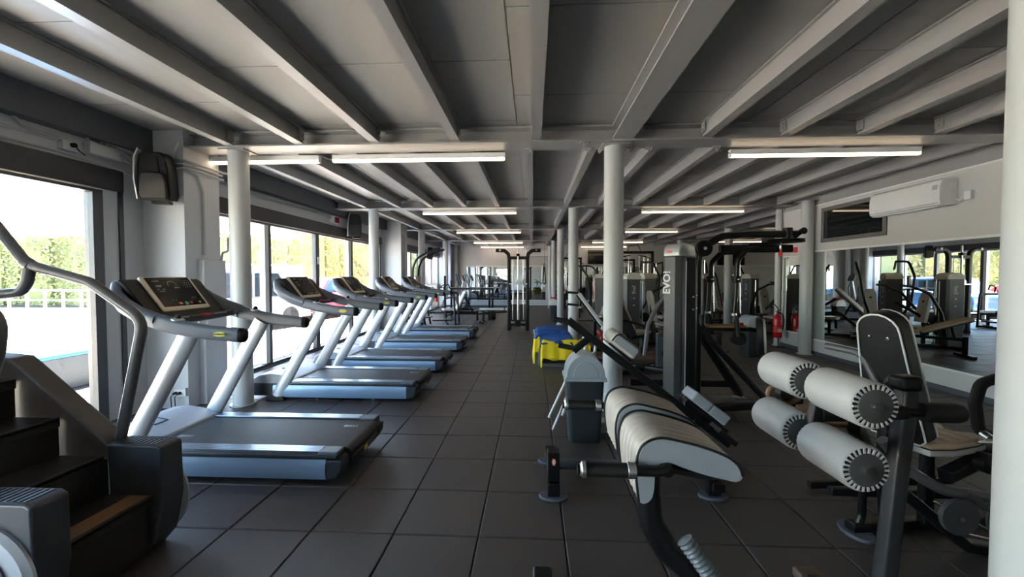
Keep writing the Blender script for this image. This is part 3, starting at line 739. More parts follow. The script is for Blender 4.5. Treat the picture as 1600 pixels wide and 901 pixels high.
# seat: saddle with a split nose
sc = Vector((2.10,2.42,0)) + fd*.23; sc.z = .57
Fs = frame(sc, fd, Vector((-fd.y, fd.x, 0)))
so = [(-.22,-.13),(-.10,-.165),(.08,-.165),(.19,-.15),(.245,-.115),(.23,-.06),(.165,-.02),(.165,.02),(.23,.06),(.245,.115),(.19,.15),(.08,.165),(-.10,.165),(-.22,.13)]
g = G(); g.prism(so, -.035, .03, 'z'); g.xf(Fs); st = g.done('seat', mat('tan vinyl', (.48,.37,.27), .4, noise=.06), t, bev=.02, seg=4, sharp=45)
g = G(); g.prism([(x*1.01, y*1.01) for x, y in so], -.04, -.002, 'z'); g.xf(Fs); g.done('seat_side', mat('pale seat side', (.48,.48,.48), .4), st, bev=.008)
g = G(); g.tube([Vector((x*1.02, y*1.02, .0)) for x, y in so], .004, 0, 6, closed=True); g.xf(Fs); g.done('piping', vblack_m, st)
g = G()
for k in range(4): g.tube([Vector((-.17+k*.09,-.13,.031)), Vector((-.16+k*.09,0,.0325)), Vector((-.17+k*.09,.13,.031))], .0025, 0, 6)
g.xf(Fs); g.done('stitching', MATS['tan vinyl'], st)['kind'] = 'stuff'
def W(a, b, z): v = Vector((2.10,2.42,0)) + fd*a + sd_*b; v.z = z; return v
G().bar([W(-.10,0,.98), W(-.12,0,.45), W(-.08,0,.06)], .07, .06).done('back_post', black_m, t, bev=.004)
g = G().lathe([(.05,-.06),(.05,.06),(.001,.06)], W(-.03,.0,.66), sd_, 20); g.done('pivot_hub', black_m, t, bev=.004)
G().bar([W(-.03,0,.66), W(-.25,.12,.70), W(-.30,.14,.95)], .06, .05, .05).done('pivot_arm', black_m, t)
g = G().tube([W(-.12,.10,.62), W(-.14,-.10,1.02), W(-.15,-.13,1.06), W(-.18,-.30,1.075)], .02, .06, 12); g.done('side_handle', tube_m, t)
g = G().cyl(W(.22,0,.52), W(.22,0,.30), .035, 16); g.bar([W(.22,0,.36), W(.22,0,.06)], .06, .06); g.done('seat_post', black_m, t)
g = G().lathe([(.02,-.03),(.052,-.02),(.055,.03),(.03,.045),(.001,.045)], W(.30,.20,.50), sd_, 20); g.done('round_knob', black_m, t)
G().tube([W(.30,.24,.50), W(.30,.30,.48)], .012, 0, 8).tube([W(.30,.17,.60), W(.42,.22,.60)], .012, 0, 8).done('chrome_pin', chrome_m, t)
# big curved frame and pulleys in front of the near pillar
G().tube([(1.90,2.30,.62),(2.05,2.30,.45),(2.20,2.28,.36),(2.45,2.27,.33),(2.8,2.3,.40),(3.1,2.35,.60)], .028, .25, 14).done('curved_frame_tube', mat('graphite tube', (.07,.07,.075), .35), t)
G().bar([(1.72,2.45,.62),(2.35,2.30,.05),(2.5,2.3,.03)], .055, .06, .05).done('lower_link', black_m, t, bev=.003)
G().bar([(2.25,2.32,.42),(2.9,2.5,.60)], .07, .07).done('seat_frame', black_m, t, bev=.004)
for px, pz, r in ((2.26,.235,.095),(2.52,.215,.115)):
    c = Vector((px,2.25,pz)); g = G().lathe([(r*.9,-.012),(r,-.012),(r,-.006),(r*.92,0),(r,.006),(r,.012),(.001,.012)], c, (0,1,0), 36); pu = g.done('pulley', mat('pulley grey', (.06,.06,.065), .4), t)
    G().lathe([(.016,-.02),(.016,-.012),(.001,-.021)], c, (0,1,0), 12).done('axle_bolt', chrome_m, pu)
G().bar([(2.30,2.27,.36),(2.62,2.27,.12)], .05, .03).done('pulley_arm', cover_m, t)
G().tube([(2.14,2.26,.31),(2.55,2.26,.10)], .004, 0, 6).tube([(2.30,2.24,.15),(2.48,2.24,.11)], .004, 0, 6).done('steel_cable', alu_m, t)
G().bar([(1.86,2.46,.04),(3.1,2.62,.04)], .07, .06).bar([(1.95,2.95,.04),(2.9,2.95,.10)], .05, .05).bar([(1.95,2.75,.10),(2.9,2.75,.10)], .05, .05).done('floor_frame', black_m, t, bev=.004)
g = G(); g.sweep([(1.90,2.46,0),(1.90,2.46,.022)], circle(.075,28,.11), up=(0,1,0)); g.done('floor_foot', mat('grey rubber foot', (.09,.10,.12), .5), t, bev=.006)
G().tube([(1.90,2.46,.02),(1.93,2.46,.12),(1.90,2.42,.30),(1.86,2.40,.40)], .022, .08, 10).done('foot_tube', black_m, t)
g = G().tube([(2.62,2.4,.60),(2.50,2.4,.64),(2.475,2.4,.80),(2.50,2.4,.91),(2.60,2.4,.945),(2.72,2.4,.94)], .028, .06, 14); g.done('grip_handle', rubber_m, t)
G().cyl((2.50,2.38,.635), (2.50,2.34,.62), .022, 12).done('handle_end', alu_m, t)

# ================================================================ E: fly machine with tall weight tower
def weight_tower(t, x, y, rz, h=1.85, w=.30, d=.36, word='Evo!', cap=silver_m, big=True):
    M = TR(x, y, 0) @ RZ(rz)
    capz = h-.14
    g = G(); g.prism([(-w/2,-d/2),(w/2-.05,-d/2),(w/2,-d/2+.05),(w/2,d/2-.05),(w/2-.05,d/2),(-w/2,d/2)], .06, capz, 'z'); g.xf(M); c = g.done('stack_cover', cover_m, t, bev=.01, seg=3)
    pr = [(-d/2-.004, capz)]
    for k in range(9): a = PI-PI*k/8; pr.append(((d/2+.004)*math.copysign(abs(math.cos(a))**.55, math.cos(a)), capz+.03+(h-capz-.03)*math.sin(a)**.8 if 0 < k < 8 else capz+.03))
    pr.append((d/2+.004, capz))
    g = G(); g.prism(pr, -w/2-.004, w/2+.004, 'x'); g.xf(M); cc = g.done('tower_cap', cap, t, bev=.012, seg=3, sharp=50)
    m4 = M @ frame((-w*.28, -d/2-.001, h-.42), (0,0,1), (-1,0,0)) if big else M @ frame((0, -d/2-.001, h-.42), (0,0,1), (-1,0,0))
    # lettering reads upward on the side facing local -y
    text(word, .115 if big else .11, m4, print_m, c, 'tower_lettering')
    g = G(); g.sweep([(-.02,-d/2-.004,capz+.05),(-.02,-d/2-.008,capz+.05)], circle(.03,16,.014), up=(0,0,1)); g.xf(M); g.done('cap_badge', red_m, cc)
    return M
t = thing('fly_machine', 'tall chest fly machine, slate weight tower with silver top and hanging arms', 'exercise machine', (1.75, 4.5, 0))
M = weight_tower(t, 1.604, 4.575, math.radians(-50), 1.86, .18, .31, 'EVO!')
g = G().bb(1.56, 1.66, 4.26, 4.36, .05, 1.70); fr = g.done('front_upright', black_m, t, bev=.008)
G().bb(1.558, 1.566, 4.256, 4.26, .08, 1.66).done('upright_edge', silver_m, fr)
g = G()
for z in (1.30, 1.17): g.lathe([(.014,0),(.014,.02),(.006,.03),(.001,.03)], (1.635,4.27,z), (0,-1,0), 12).lathe([(.010,0),(.01,.03),(.001,.032)], (1.66,4.27,z+.012), (0,-1,0), 12)
g.done('lock_pins', chrome_m, fr)['kind'] = 'stuff'
G().tube([(1.78,4.5,.06),(1.78,4.5,1.60),(1.80,4.5,1.80),(2.02,4.5,1.935),(2.25,4.5,1.955),(2.80,4.5,1.955)], .038, .18, 14).done('top_arm', black_m, t)
g = G().lathe([(.075,-.03),(.085,-.02),(.085,.02),(.075,.03),(.001,.03)], (1.80,4.42,1.80), (0,1,0), 28); pu = g.done('pulley', blackp_m, t)
G().lathe([(.018,-.04),(.018,-.03),(.001,-.041)], (1.80,4.42,1.80), (0,1,0), 12).done('axle_bolt', chrome_m, pu)
g = G().lathe([(.001,0),(.17,.0),(.175,.012),(.165,.022),(.175,.032),(.001,.034)], (2.68,4.5,1.865), (0,0,1), 40); g.done('cam_disc', blackp_m, t)
g = G().lathe([(.001,0),(.15,.0),(.155,.012),(.001,.02)], (2.46,4.48,1.845), (0,0,1), 40); g.done('cam_disc', blackp_m, t)
G().cyl((2.70,4.5,1.90), (2.70,4.5,2.02), .045, 20).done('bearing_housing', blackp_m, t, bev=.005)
G().bar([(2.76,4.5,1.92),(2.86,4.5,2.0)], .045, .045).done('range_lever', blackp_m, t, bev=.01)
G().lathe([(.035,0),(.035,.012),(.001,.014)], (2.845,4.475,1.985), (0,-1,0), 16).done('lever_disc', blackp_m, t)
G().bar([(2.0,4.5,1.80),(2.74,4.5,1.80)], .07, .08).done('cam_carrier', blackp_m, t, bev=.005)
for x, y in ((2.61,4.47),(2.28,4.55)):
    G().lathe([(.001,-.03),(.018,-.025),(.02,.0),(.012,.02),(.012,.05)], (x,y,1.745), (0,0,1), 14).done('red_knob', red_m, t)
    G().cyl((x,y,1.78), (x,y,1.83), .012, 10).done('knob_pin', chrome_m, t)
for k, (ax, y) in enumerate(((1.985,4.62),(2.15,4.38))):
    dxx = .20 if k == 0 else .22
    zt = 1.775 if k == 0 else 1.80
    a = G().tube([(ax+dxx+.15,y,zt),(ax+.08,y,zt-.01),(ax-.02,y,zt-.12),(ax-.035,y,1.30),(ax-.05,y,1.08 if k == 0 else 1.02)], .026, .10, 14).done('swing_arm', black_m, t)
    G().cyl((ax-.03,y,1.44), (ax-.032,y,1.51), .042, 18).done('arm_clamp', blackp_m, a, bev=.006)
    G().sph((ax-.03, y-.045, 1.475), .013).done('clamp_screw', chrome_m, a)
    G().tube([(ax-.05,y,1.10),(ax-.03,y-.02,1.05),(ax-.01,y-.02,.88)], .024, .03, 12).done('arm_grip', rubber_m, a)
    G().cyl((ax-.052,y,1.12), (ax-.05,y,1.10), .03, 14).done('arm_collar', alu_m, a)
    G().tube([(ax+.0,y,1.70),(ax+.015,y,1.12)], .005, 0, 6).done('cable', alu_m, a)
G().bb(1.82, 2.30, 4.42, 4.58, .925, .965).done('bench_beam', black_m, t, bev=.006)
G().bb(1.86, 2.24, 4.40, 4.60, .965, .985).done('bench_top', shoe_m, t, bev=.004)
G().lathe([(.018,0),(.022,.02),(.012,.035),(.001,.036)], (2.20,4.42,.985), (0,0,1), 14).done('red_knob', red_m, t)
G().bb(2.215, 2.275, 4.40, 4.46, .985, .992).done('yellow_label', yellowp_m, t)
G().lathe([(.06,-.07),(.07,-.05),(.07,.05),(.06,.07),(.001,.07)], (2.20,4.5,.84), (0,1,0), 20).done('rubber_stop', rubber_m, t)
# chest pad
ol = [(4.36+.28*a, z) for a, z in ((.05,.78),(.0,.90),(.02,1.0),(.2,1.07),(.5,1.09),(.8,1.07),(.98,1.0),(1,.90),(.95,.78),(.8,.70),(.5,.68),(.2,.70))]
g = G(); g.prism(ol, 2.40, 2.46, 'x'); g.xf(TR(0,0,-.02) @ TR(2.43,4.5,.9) @ RZ(-.45) @ RY(-.06) @ TR(-2.43,-4.5,-.9)); cp = g.done('chest_pad', vblack_m, t, bev=.015, seg=3)
g = G(); g.prism([(4.5+(y-4.5)*.92, .89+(z-.89)*.92) for y, z in ol], 2.46, 2.485, 'x'); g.xf(TR(0,0,-.02) @ TR(2.43,4.5,.9) @ RZ(-.45) @ RY(-.06) @ TR(-2.43,-4.5,-.9)); g.done('pad_face', vinyl_m, cp, bev=.01, seg=3)
G().bar([(2.28,4.5,.945),(2.42,4.5,.92)], .05, .05).done('pad_arm', black_m, t)
G().tube([(1.80,4.45,1.10),(1.80,4.44,.98),(1.88,4.42,.83),(2.48,4.32,.16)], .036, .12, 14).done('front_stay', black_m, t)
G().bar([(1.60,4.40,.10),(2.95,4.68,.10)], .09, .09).done('floor_beam', black_m, t, bev=.006)
G().bar([(1.80,4.6,.95),(2.55,5.15,.05)], .10, .06).done('rear_stay', black_m, t, bev=.006)
G().bar([(1.20,5.1,.20),(2.45,5.1,.20)], .09, .08).done('rear_beam', black_m, t, bev=.006)
G().bar([(1.62,4.55,.05),(1.62,5.2,.05)], .09, .08).done('cross_foot', black_m, t, bev=.006); G().bar([(2.93,4.45,.05),(2.93,4.95,.05)], .09, .08).done('cross_foot', black_m, t, bev=.006); G().bb(2.88, 2.98, 4.62, 4.72, .05, .25).done('end_stub', black_m, t, bev=.006)
G().bb(2.47, 2.62, 5.08, 5.20, 0, .02).done('foot_plate', alu_m, t)
G().bb(1.45, 1.85, 4.27, 4.80, 0, .07).done('tower_base', black_m, t, bev=.006)
# ================================================================ BINS, CLOTHS, SMALL THINGS
def swing_bin(x, y, rz, lab, s=1.0, lid=binl_m):
    t = thing('swing_lid_bin', lab, 'bin', (x, y, 0), rz)
    def taper(w0, d0, w1, d1, z0, z1, m, nm, par, **k):
        g = G(); v = []
        for (ww, dd, z) in ((w0, d0, z0), (w1, d1, z1)):
            v.append([g.bm.verts.new((a, b, z)) for a, b in [(p[0], p[1]) for p in rrect(ww, dd, .04, 4)]])
        n = len(v[0])
        for q in range(n): g.bm.faces.new((v[0][q], v[0][(q+1) % n], v[1][(q+1) % n], v[1][q]))
        g.bm.faces.new(v[0][::-1]); g.bm.faces.new(v[1]); return g.done(nm, m, par, world=False, **k)
    taper(.27*s, .22*s, .33*s, .27*s, 0, .56*s, binb_m, 'bin_body', t)
    g = G()
    ol = [(-.175*s,.55*s),(-.175*s,.58*s)]
    for k in range(15): a = PI-PI*k/14; ol.append((.165*s*math.cos(a), .59*s+.185*s*math.sin(a)))
    ol += [(.175*s,.58*s),(.175*s,.55*s)]
    g.prism(ol, -.145*s, .145*s); ld = g.done('dome_lid', lid, t, world=False, bev=.01, seg=3, sharp=50)
    g = G(); ol = []
    for k in range(11): a = PI-PI*k/10; ol.append((.11*s*math.cos(a), .585*s+.13*s*math.sin(a)))
    g.prism(ol, -.150*s, .150*s); g.done('swing_flap', lid, ld, world=False, bev=.004, sharp=50)
    G().bb(-.182*s, .182*s, -.15*s, .15*s, .545*s, .575*s).done('rim', lid, ld, world=False, bev=.008, seg=3)
    return t
b1 = swing_bin(.475, 3.80, 0, 'grey swing-lid bin standing in front of the thick round pillar', 1.04)
G().sweep([(-.10,-.02,.755),(-.06,-.02,.785),(.0,-.02,.800)], rrect(.16,.008), up=(0,0,1)).done('dark_opening', blackp_m, b1, world=False)
G().sweep([(-.125,-.02,.735),(-.10,-.02,.765)], rrect(.10,.006), up=(0,0,1)).done('pink_sticker', mat('pink sticker', (.7,.35,.35), .5), b1, world=False)
swing_bin(4.10, 7.9, .2, 'grey swing-lid bin behind the chest pad of the fly machine', 1.0)
b3 = swing_bin(.72, 14.0, 0, 'small dark bin with pale lid far back beside the slim pillars', .95, white_m)
G().bb(-.12, .12, -.1, .1, .75, .79).done('red_cloth', red_m, b3, world=False, bev=.02)
# white folding frame
t = thing('folding_frame', 'white tubular folding frame leaning behind the grey swing-lid bin', 'frame', (.42, 4.1, 0))
G().tube([(.30,4.12,.10),(.52,4.12,.74),(.535,4.12,.86),(.50,4.12,.90),(.585,4.12,.905),(.63,4.12,.82),(.62,4.12,.70)], .014, .03, 10).done('upper_handle', white_m, t)
G().tube([(.50,4.02,.62),(.33,4.02,.49),(.16,4.0,.12)], .012, .0, 10).tube([(.52,4.05,.40),(.34,4.05,.32),(.20,4.0,.0)], .012, 0, 10).done('splayed_leg', white_m, t)
G().tube([(.60,4.1,.75),(.68,4.12,.0)], .012, 0, 10).done('rear_leg', white_m, t)
G().bb(.62, .76, 3.93, 4.10, .0, .10).done('foot_box', mat('grey foot box', (.42,.45,.48), .5), t, bev=.01)
# step platform with cloths
t = thing('low_rack', 'low grey metal rack carrying the yellow cloths and blue mats', 'rack', (.42, 6.95, 0))
for x in (.12, .78):
    for y in (6.80, 7.3): G().bb(x-.02, x+.02, y-.02, y+.02, 0, .32).done('leg', alu_m, t)
G().bb(.10, .80, 6.78, 6.82, .0, .055).bb(.10, .80, 7.28, 7.32, .0, .055).bb(.10, .14, 6.8, 7.3, 0, .05).bb(.76, .80, 6.8, 7.3, 0, .05).done('base_frame', alu_m, t, bev=.004)
G().bb(.12, .78, 6.80, 7.30, .10, .135).bb(.12,.78,6.80,7.30,.30,.33).done('shelf', blackp_m, t)
def cloth(name, lab, cat, x0, x1, y0, y1, z, m, drops, amp=.012, th=.012, seed=0, grp=None, nx=26, ny=18):
    rnd = random.Random(seed); ph = [rnd.uniform(0, 6) for _ in range(6)]
    g = G(); V = []
    for i in range(nx+1):
        row = []
        for j in range(ny+1):
            u, v = i/nx, j/ny; X = x0+(x1-x0)*u; Y = y0+(y1-y0)*v; Z = z + amp*(math.sin(9*u+ph[0])+math.sin(11*v+ph[1])*.6+math.sin(5*u+7*v+ph[2]))
            for side, start, ln in drops:
                if side == 'l' and X < start: d = start-X; Z -= min(d*4, ln)*1.0; X = start-d*.28-.018*math.sin(v*22+ph[3])*min(1, d*8)
                if side == 'f' and Y < start: d = start-Y; Z -= min(d*4, ln); Y = start-d*.22-.02*math.sin(u*20+ph[4])*min(1, d*8)
                if side == 'r' and X > start: d = X-start; Z -= min(d*4, ln); X = start+d*.3+.015*math.sin(v*18+ph[5])*min(1, d*8)
            row.append(g.bm.verts.new((X, Y, Z)))
        V.append(row)
    for i in range(nx):
        for j in range(ny): g.bm.faces.new((V[i][j], V[i+1][j], V[i+1][j+1], V[i][j+1]))
    o = g.done(name, m, None, label=lab, cat=cat, group=grp, sharp=80)
    s = o.modifiers.new('thick', 'SOLIDIFY'); s.thickness = th; s.offset = 0
    return o
cloth('yellow_cloth', 'bright yellow cloth hanging down at the left of the blue mats', 'cloth', -.06, .35, 6.95, 7.5, .475, yellow_m, [('l', .04, .36), ('f', 7.05, .25)], seed=3)
cloth('yellow_cloth', 'bright yellow cloth draped over the front of the low rack under the blue mats', 'cloth', .10, .74, 6.62, 7.3, .44, yellow_m, [('f', 6.76, .30), ('l', .16, .2)], seed=8)
cloth('yellow_cloth', 'bright yellow cloth end sticking out at the right of the low rack', 'cloth', .70, .96, 6.70, 7.2, .37, yellow_m, [('f', 6.82, .2)], seed=12)
cloth('exercise_mat', 'blue exercise mat lying on top of the yellow cloths', 'mat', -.05, .80, 6.72, 7.40, .585, blue_m, [('r', .60, .12), ('l', .06, .04), ('f', 6.86, .05)], .012, .028, 5)
cloth('exercise_mat', 'lower blue exercise mat sagging to the right over the yellow cloths', 'mat', .12, .92, 6.62, 7.2, .515, blue_m, [('r', .66, .14), ('f', 6.80, .10)], .014, .028, 6)
# extinguisher
def lathe_ext(x, y, t, z0=.2):
    G().lathe([(.02,0),(.078,.006),(.085,.03),(.085,.40),(.07,.46),(.03,.50),(.02,.52),(.001,.52)], (x,y,z0), (0,0,1), 28).done('cylinder', ext_m, t)
    G().cyl((x,y,z0+.51), (x,y,z0+.56), .02, 12).bar([(x-.03,y,z0+.56),(x+.06,y-.02,z0+.60)], .02, .015).bar([(x-.03,y,z0+.545),(x+.05,y-.02,z0+.54)], .02, .015).done('valve_handle', mat('dark metal', (.06,.06,.06), .3, .8), t)
    G().tube([(x+.02,y,z0+.53),(x+.10,y,z0+.50),(x+.13,y,z0+.38),(x+.11,y,z0+.2),(x+.09,y,z0+.12)], .013, .06, 10).done('hose', rubber_m, t)
    G().lathe([(.0865,0),(.0865,.12),(.085,.121)], (x,y,z0+.12), (0,0,1), 28).done('label_band', red_m, t)
    G().bb(x-.045, x+.035, y-.092, y-.084, z0+.13, z0+.20).done('white_label', print_m, t, bev=.002)
    G().tube([(x+.04,y+.03,0),(x+.04,y+.06,z0+.62),(x-.06,y+.05,z0+.72),(x-.10,y+.0,z0+.70)], .01, .08, 8).bb(x-.1, x+.12, y-.08, y+.1, 0, .012).done('stand', black_m, t)
t = thing('fire_extinguisher', 'red fire extinguisher on a thin black stand beside the corner post', 'fire extinguisher', (5.2, 8.95, 0)); lathe_ext(5.2, 8.95, t)
# mirror reflection of a red sign, modelled as a board on the right wall
t = thing('sign_reflection', 'small red and white board above the fire extinguisher, standing in for a mirrored sign', 'sign', (5.38, 8.78, 1.95))
G().bb(5.385, 5.398, 8.62, 8.80, 1.97, 2.12).done('sign_board', print_m, t); G().bb(5.381, 5.386, 8.635, 8.785, 1.985, 2.105).done('red_field', red_m, t)
# air conditioner
t = thing('air_conditioner', 'white wall air conditioner above the long mirror', 'air conditioner', (5.28, 5.9, 2.38))
pr = [(5.398,2.42),(5.25,2.405),(5.19,2.43),(5.175,2.49),(5.18,2.66),(5.20,2.735),(5.24,2.76),(5.398,2.76)]
G().prism(pr, 5.52, 6.62).done('body', mat('glossy white plastic', (.8,.8,.79), .15), t, bev=.012, seg=3)
G().bb(5.20, 5.30, 5.56, 6.58, 2.40, 2.413).done('air_flap', white_m, t, bev=.003)
G().bb(5.182, 5.20, 5.54, 6.60, 2.447, 2.452).done('panel_groove', edge_m, t)
g = G(); g.bb(5.176, 5.181, 5.56, 5.62, 2.62, 2.68); g.done('energy_sticker', dim_m, t)
G().bb(5.30, 5.36, 5.515, 5.52, 2.62, 2.70).done('side_sticker', print_m, t)
G().bb(5.36, 5.398, 5.33, 5.41, 2.46, 2.56).tube([(5.37,5.52,2.49),(5.36,5.46,2.46),(5.37,5.40,2.51)], .012, .02, 8).done('socket_and_plug', white_m, t)

# speakers
def speaker(x, y, z, rz, lab, s=1.0):
    t = thing('wall_speaker', lab, 'speaker', (x, y, z), rz)
    ol = [(-.11,.0),(-.125,.06),(-.12,.30),(-.10,.42),(-.07,.45),(.07,.45),(.10,.42),(.12,.30),(.125,.06),(.11,.0)]
    g = G(); g.prism([(a*s, b*s) for a, b in ol], -.02*s, .17*s, 'y'); g.xf(RX(.12)); g.done('cabinet', blackp_m, t, world=False, bev=.015*s, seg=3)
    g = G(); g.prism([(a*.9*s, (b*.55+.015)*s) for a, b in ol], -.055*s, -.02*s, 'y'); g.xf(RX(.12)); g.done('grille', rubber_m, t, world=False, bev=.02*s, seg=3)
    g = G(); g.sweep([Vector(p)*s for p in ((-.135,.02,.01),(-.14,0,.2),(-.125,0,.38),(-.10,.02,.46))], rrect(.10*s, .012*s), up=(1,0,0)); g.xf(RX(.12)); g.done('side_rail', silver_m, t, world=False)
    g = G(); g.bb(-.04*s, .10*s, .0, .08*s, -.03*s, .0).bb(-.03*s, .03*s, .15*s, .32*s, .15*s, .21*s); g.done('bracket', black_m, t, world=False)
    g = G(); g.prism([(a*s, b*s) for a, b in ((-.05,.27),(.05,.27),(.04,.40),(-.04,.40))], -.03*s, -.018*s, 'y'); g.xf(RX(.12)); g.done('horn', blackp_m, t, world=False)
    return t
speaker(-4.03, 4.22, 2.32, .35, 'black loudspeaker on the boxed column above the first treadmill', 1.12)
speaker(-4.12, 9.35, 2.42, .55, 'black loudspeaker high by the window behind the third treadmill', 1.15)
speaker(-4.1, 16.2, 2.2, .5, 'small black loudspeaker by the far windows, farthest of the speakers', 1.0)
# boxes on left wall
t = thing('junction_box', 'white junction box with cables above the near window', 'junction box', (XL+.04, 3.95, 2.70))
G().bb(XL, XL+.07, 3.84, 4.14, 2.715, 2.83).done('box', mat('off white box', (.55,.56,.55), .5), t, bev=.004)
for k in range(4): G().tube([(XL+.05,3.95+k*.05,2.83),(XL+.05,3.97+k*.06,2.87),(XL+.06,4.05+k*.07,2.88-k*.01),(XL+.06,4.25+k*.03,2.83)], .014, .05, 8).done('conduit_elbow', mat('grey conduit', (.42,.43,.43), .5), t)
cond_m = MATS['grey conduit']
t = thing('wall_socket', 'small white socket box with black plug beside the junction box', 'socket', (XL+.03, 3.7, 2.69))
G().bb(XL, XL+.05, 3.62, 3.76, 2.69, 2.78).done('box', MATS['off white box'], t, bev=.004)
G().lathe([(.022,0),(.022,.03),(.008,.035),(.001,.035)], (XL+.05,3.70,2.745), (1,0,0), 12).tube([(XL+.08,3.70,2.74),(XL+.09,3.72,2.70),(XL+.06,3.80,2.68)], .006, .02, 6).done('plug', blackp_m, t)
t = thing('cable_run', 'grey conduits and cables running along the wall above the near window to the column', 'cable', (XL, 3, 2.65))
for pts, r in (([(XL+.02,-2,2.66),(XL+.02,3.62,2.665),(XL+.03,4.1,2.64),(XL+.05,4.3,2.60),(XL+.06,4.42,2.63),(XL+.05,4.36,2.72),(XL+.05,4.15,2.74)], .011),
               ([(XL+.02,-2,2.755),(XL+.02,3.62,2.765)], .011), ([(XL+.02,-2,2.62),(XL+.02,4.2,2.63)], .006),
               ([(XL+.02,3.25,2.90),(XL+.02,3.35,2.80),(XL+.03,3.60,2.78)], .014),
               ([(XL+.04,3.84,2.90),(XL+.04,3.84,2.83)], .014),
               ([(XL+.06,4.1,2.86),(XL+.07,4.40,2.80),(-4.1,4.42,2.82),(-3.88,4.42,2.80),(-3.88,4.98,2.80),(-3.92,5.3,2.84)], .012),
               ([(XL+.06,4.12,2.83),(XL+.07,4.38,2.74),(-4.1,4.41,2.78),(-3.88,4.41,2.76),(-3.885,4.98,2.76)], .012),
               ([(XL+.06,4.13,2.77),(XL+.07,4.36,2.68),(-4.1,4.41,2.70),(-3.87,4.41,2.72),(-3.875,4.99,2.71)], .012),
               ([(-4.0,4.41,2.81),(-3.97,4.38,2.88),(-3.90,4.36,2.99)], .014),
               ([(-3.89,4.45,2.72),(-3.885,4.60,2.68),(-3.885,4.68,2.50),(-3.885,4.68,1.75)], .014),
               ([(XL+.05,4.2,2.58),(-4.2,4.3,2.50),(-4.1,4.3,2.52)], .004)):
    G().tube(pts, r, .06, 8).done('conduit', cond_m, t)
t = thing('cable_run', 'thin grey conduits along the wall above the second window to the third treadmill', 'cable', (XL, 8, 2.7))
for z in (2.80, 2.84): G().tube([(XL+.03,5.0,z),(XL+.03,8.6,z-.03),(XL+.05,9.1,z-.06)], .012, .05, 8).done('conduit', cond_m, t)
G().tube([(-3.87,11.83,2.72),(-3.83,11.86,2.72),(-3.83,12.1,2.70),(-3.83,12.1,1.7)], .014, .04, 8).done('conduit', cond_m, t)
G().bb(-3.85, -3.80, 12.0, 12.2, .1, 1.7).done('trunking', cond_m, t)
t = thing('trunking_box', 'tall pale trunking box on the side of the boxed column', 'electrical box', (-3.87, 4.8, 0))
G().bb(-3.91, -3.83, 4.60, 4.94, 0.0, 1.70).done('cover', MATS['grey wall paint'], t, bev=.004)
G().tube([(-3.86,4.90,1.70),(-3.86,4.93,1.80),(-3.86,5.02,1.82),(-3.86,5.03,2.0)], .014, .04, 8).done('conduit_elbow', cond_m, t)
t = thing('wall_socket', 'white double socket with two black plugs low on the boxed column', 'socket', (-4.0, 4.42, .14))
G().bb(-4.06, -3.95, 4.41, 4.436, .14, .225).done('socket_plate', white_m, t, bev=.004); G().bb(-3.945, -3.915, 4.40, 4.436, .15, .24).done('side_box', MATS['off white box'], t, bev=.003)
for x in (-4.035, -3.99):
    G().lathe([(.016,0),(.016,.035),(.001,.036)], (x,4.41,.185), (0,-1,0), 12).tube([(x,4.375,.185),(x-.02,4.36,.15),(x-.03,4.38,0)], .005, .02, 6).done('plug', blackp_m, t)
t = thing('alarm_beacon', 'small white alarm box with red light above the second window', 'alarm', (XL+.03, 8.85, 2.66))
G().bb(XL, XL+.06, 8.70, 9.0, 2.665, 2.82).done('box', white_m, t, bev=.01); G().bb(XL+.06, XL+.09, 8.82, 8.98, 2.685, 2.80).done('red_lens', mat('dark red lens', (.25,.01,.03), .2), t, bev=.01)

# TVs on the end wall
for x0, x1, z0, z1, lab in ((2.65,4.1,2.08,2.74,'black wall television on the end wall behind the thick round pillar'), (8.7,9.95,2.02,2.62,'black wall television in the far right part of the room')):
    t = thing('television', lab, 'television', ((x0+x1)/2, 19.85, z0))
    G().bb(x0, x1, 19.80, 19.84, z0, z1).done('case', blackp_m, t, bev=.005); G().bb(x0+.02, x1-.02, 19.795, 19.80, z0+.03, z1-.02).done('screen', tv_m, t); G().bb((x0+x1)/2-.1, (x0+x1)/2+.1, 19.84, 19.899, z0+.2, z1-.2).done('wall_bracket', black_m, t)
for x, lab in ((-1.55, 'white ceiling fan heater unit far back at left'),):
    pass
t = thing('air_conditioner', 'white wall air conditioner on the far end wall above the cable machine', 'air conditioner', (.35, 19.8, 2.45))
G().bb(-.35, .95, 19.68, 19.9, 2.45, 2.76).done('body', MATS['glossy white plastic'], t, bev=.03, seg=3)
t = thing('suspension_strap', 'black suspension trainer strap hanging before the far end wall', 'strap', (1.5-.9, 19.3, 0))
G().tube([(.55,19.3,3.12),(.55,19.3,2.1)], .006, 0, 6).bar([(.53,19.3,2.1),(.50,19.3,1.2)], .03, .008, up=(0,1,0)).bar([(.57,19.3,2.1),(.62,19.3,1.2)], .03, .008, up=(0,1,0)).done('strap', rubber_m, t)
G().tube([(.46,19.3,1.2),(.55,19.3,1.12),(.66,19.3,1.2)], .018, .03, 8).done('handle', rubber_m, t)

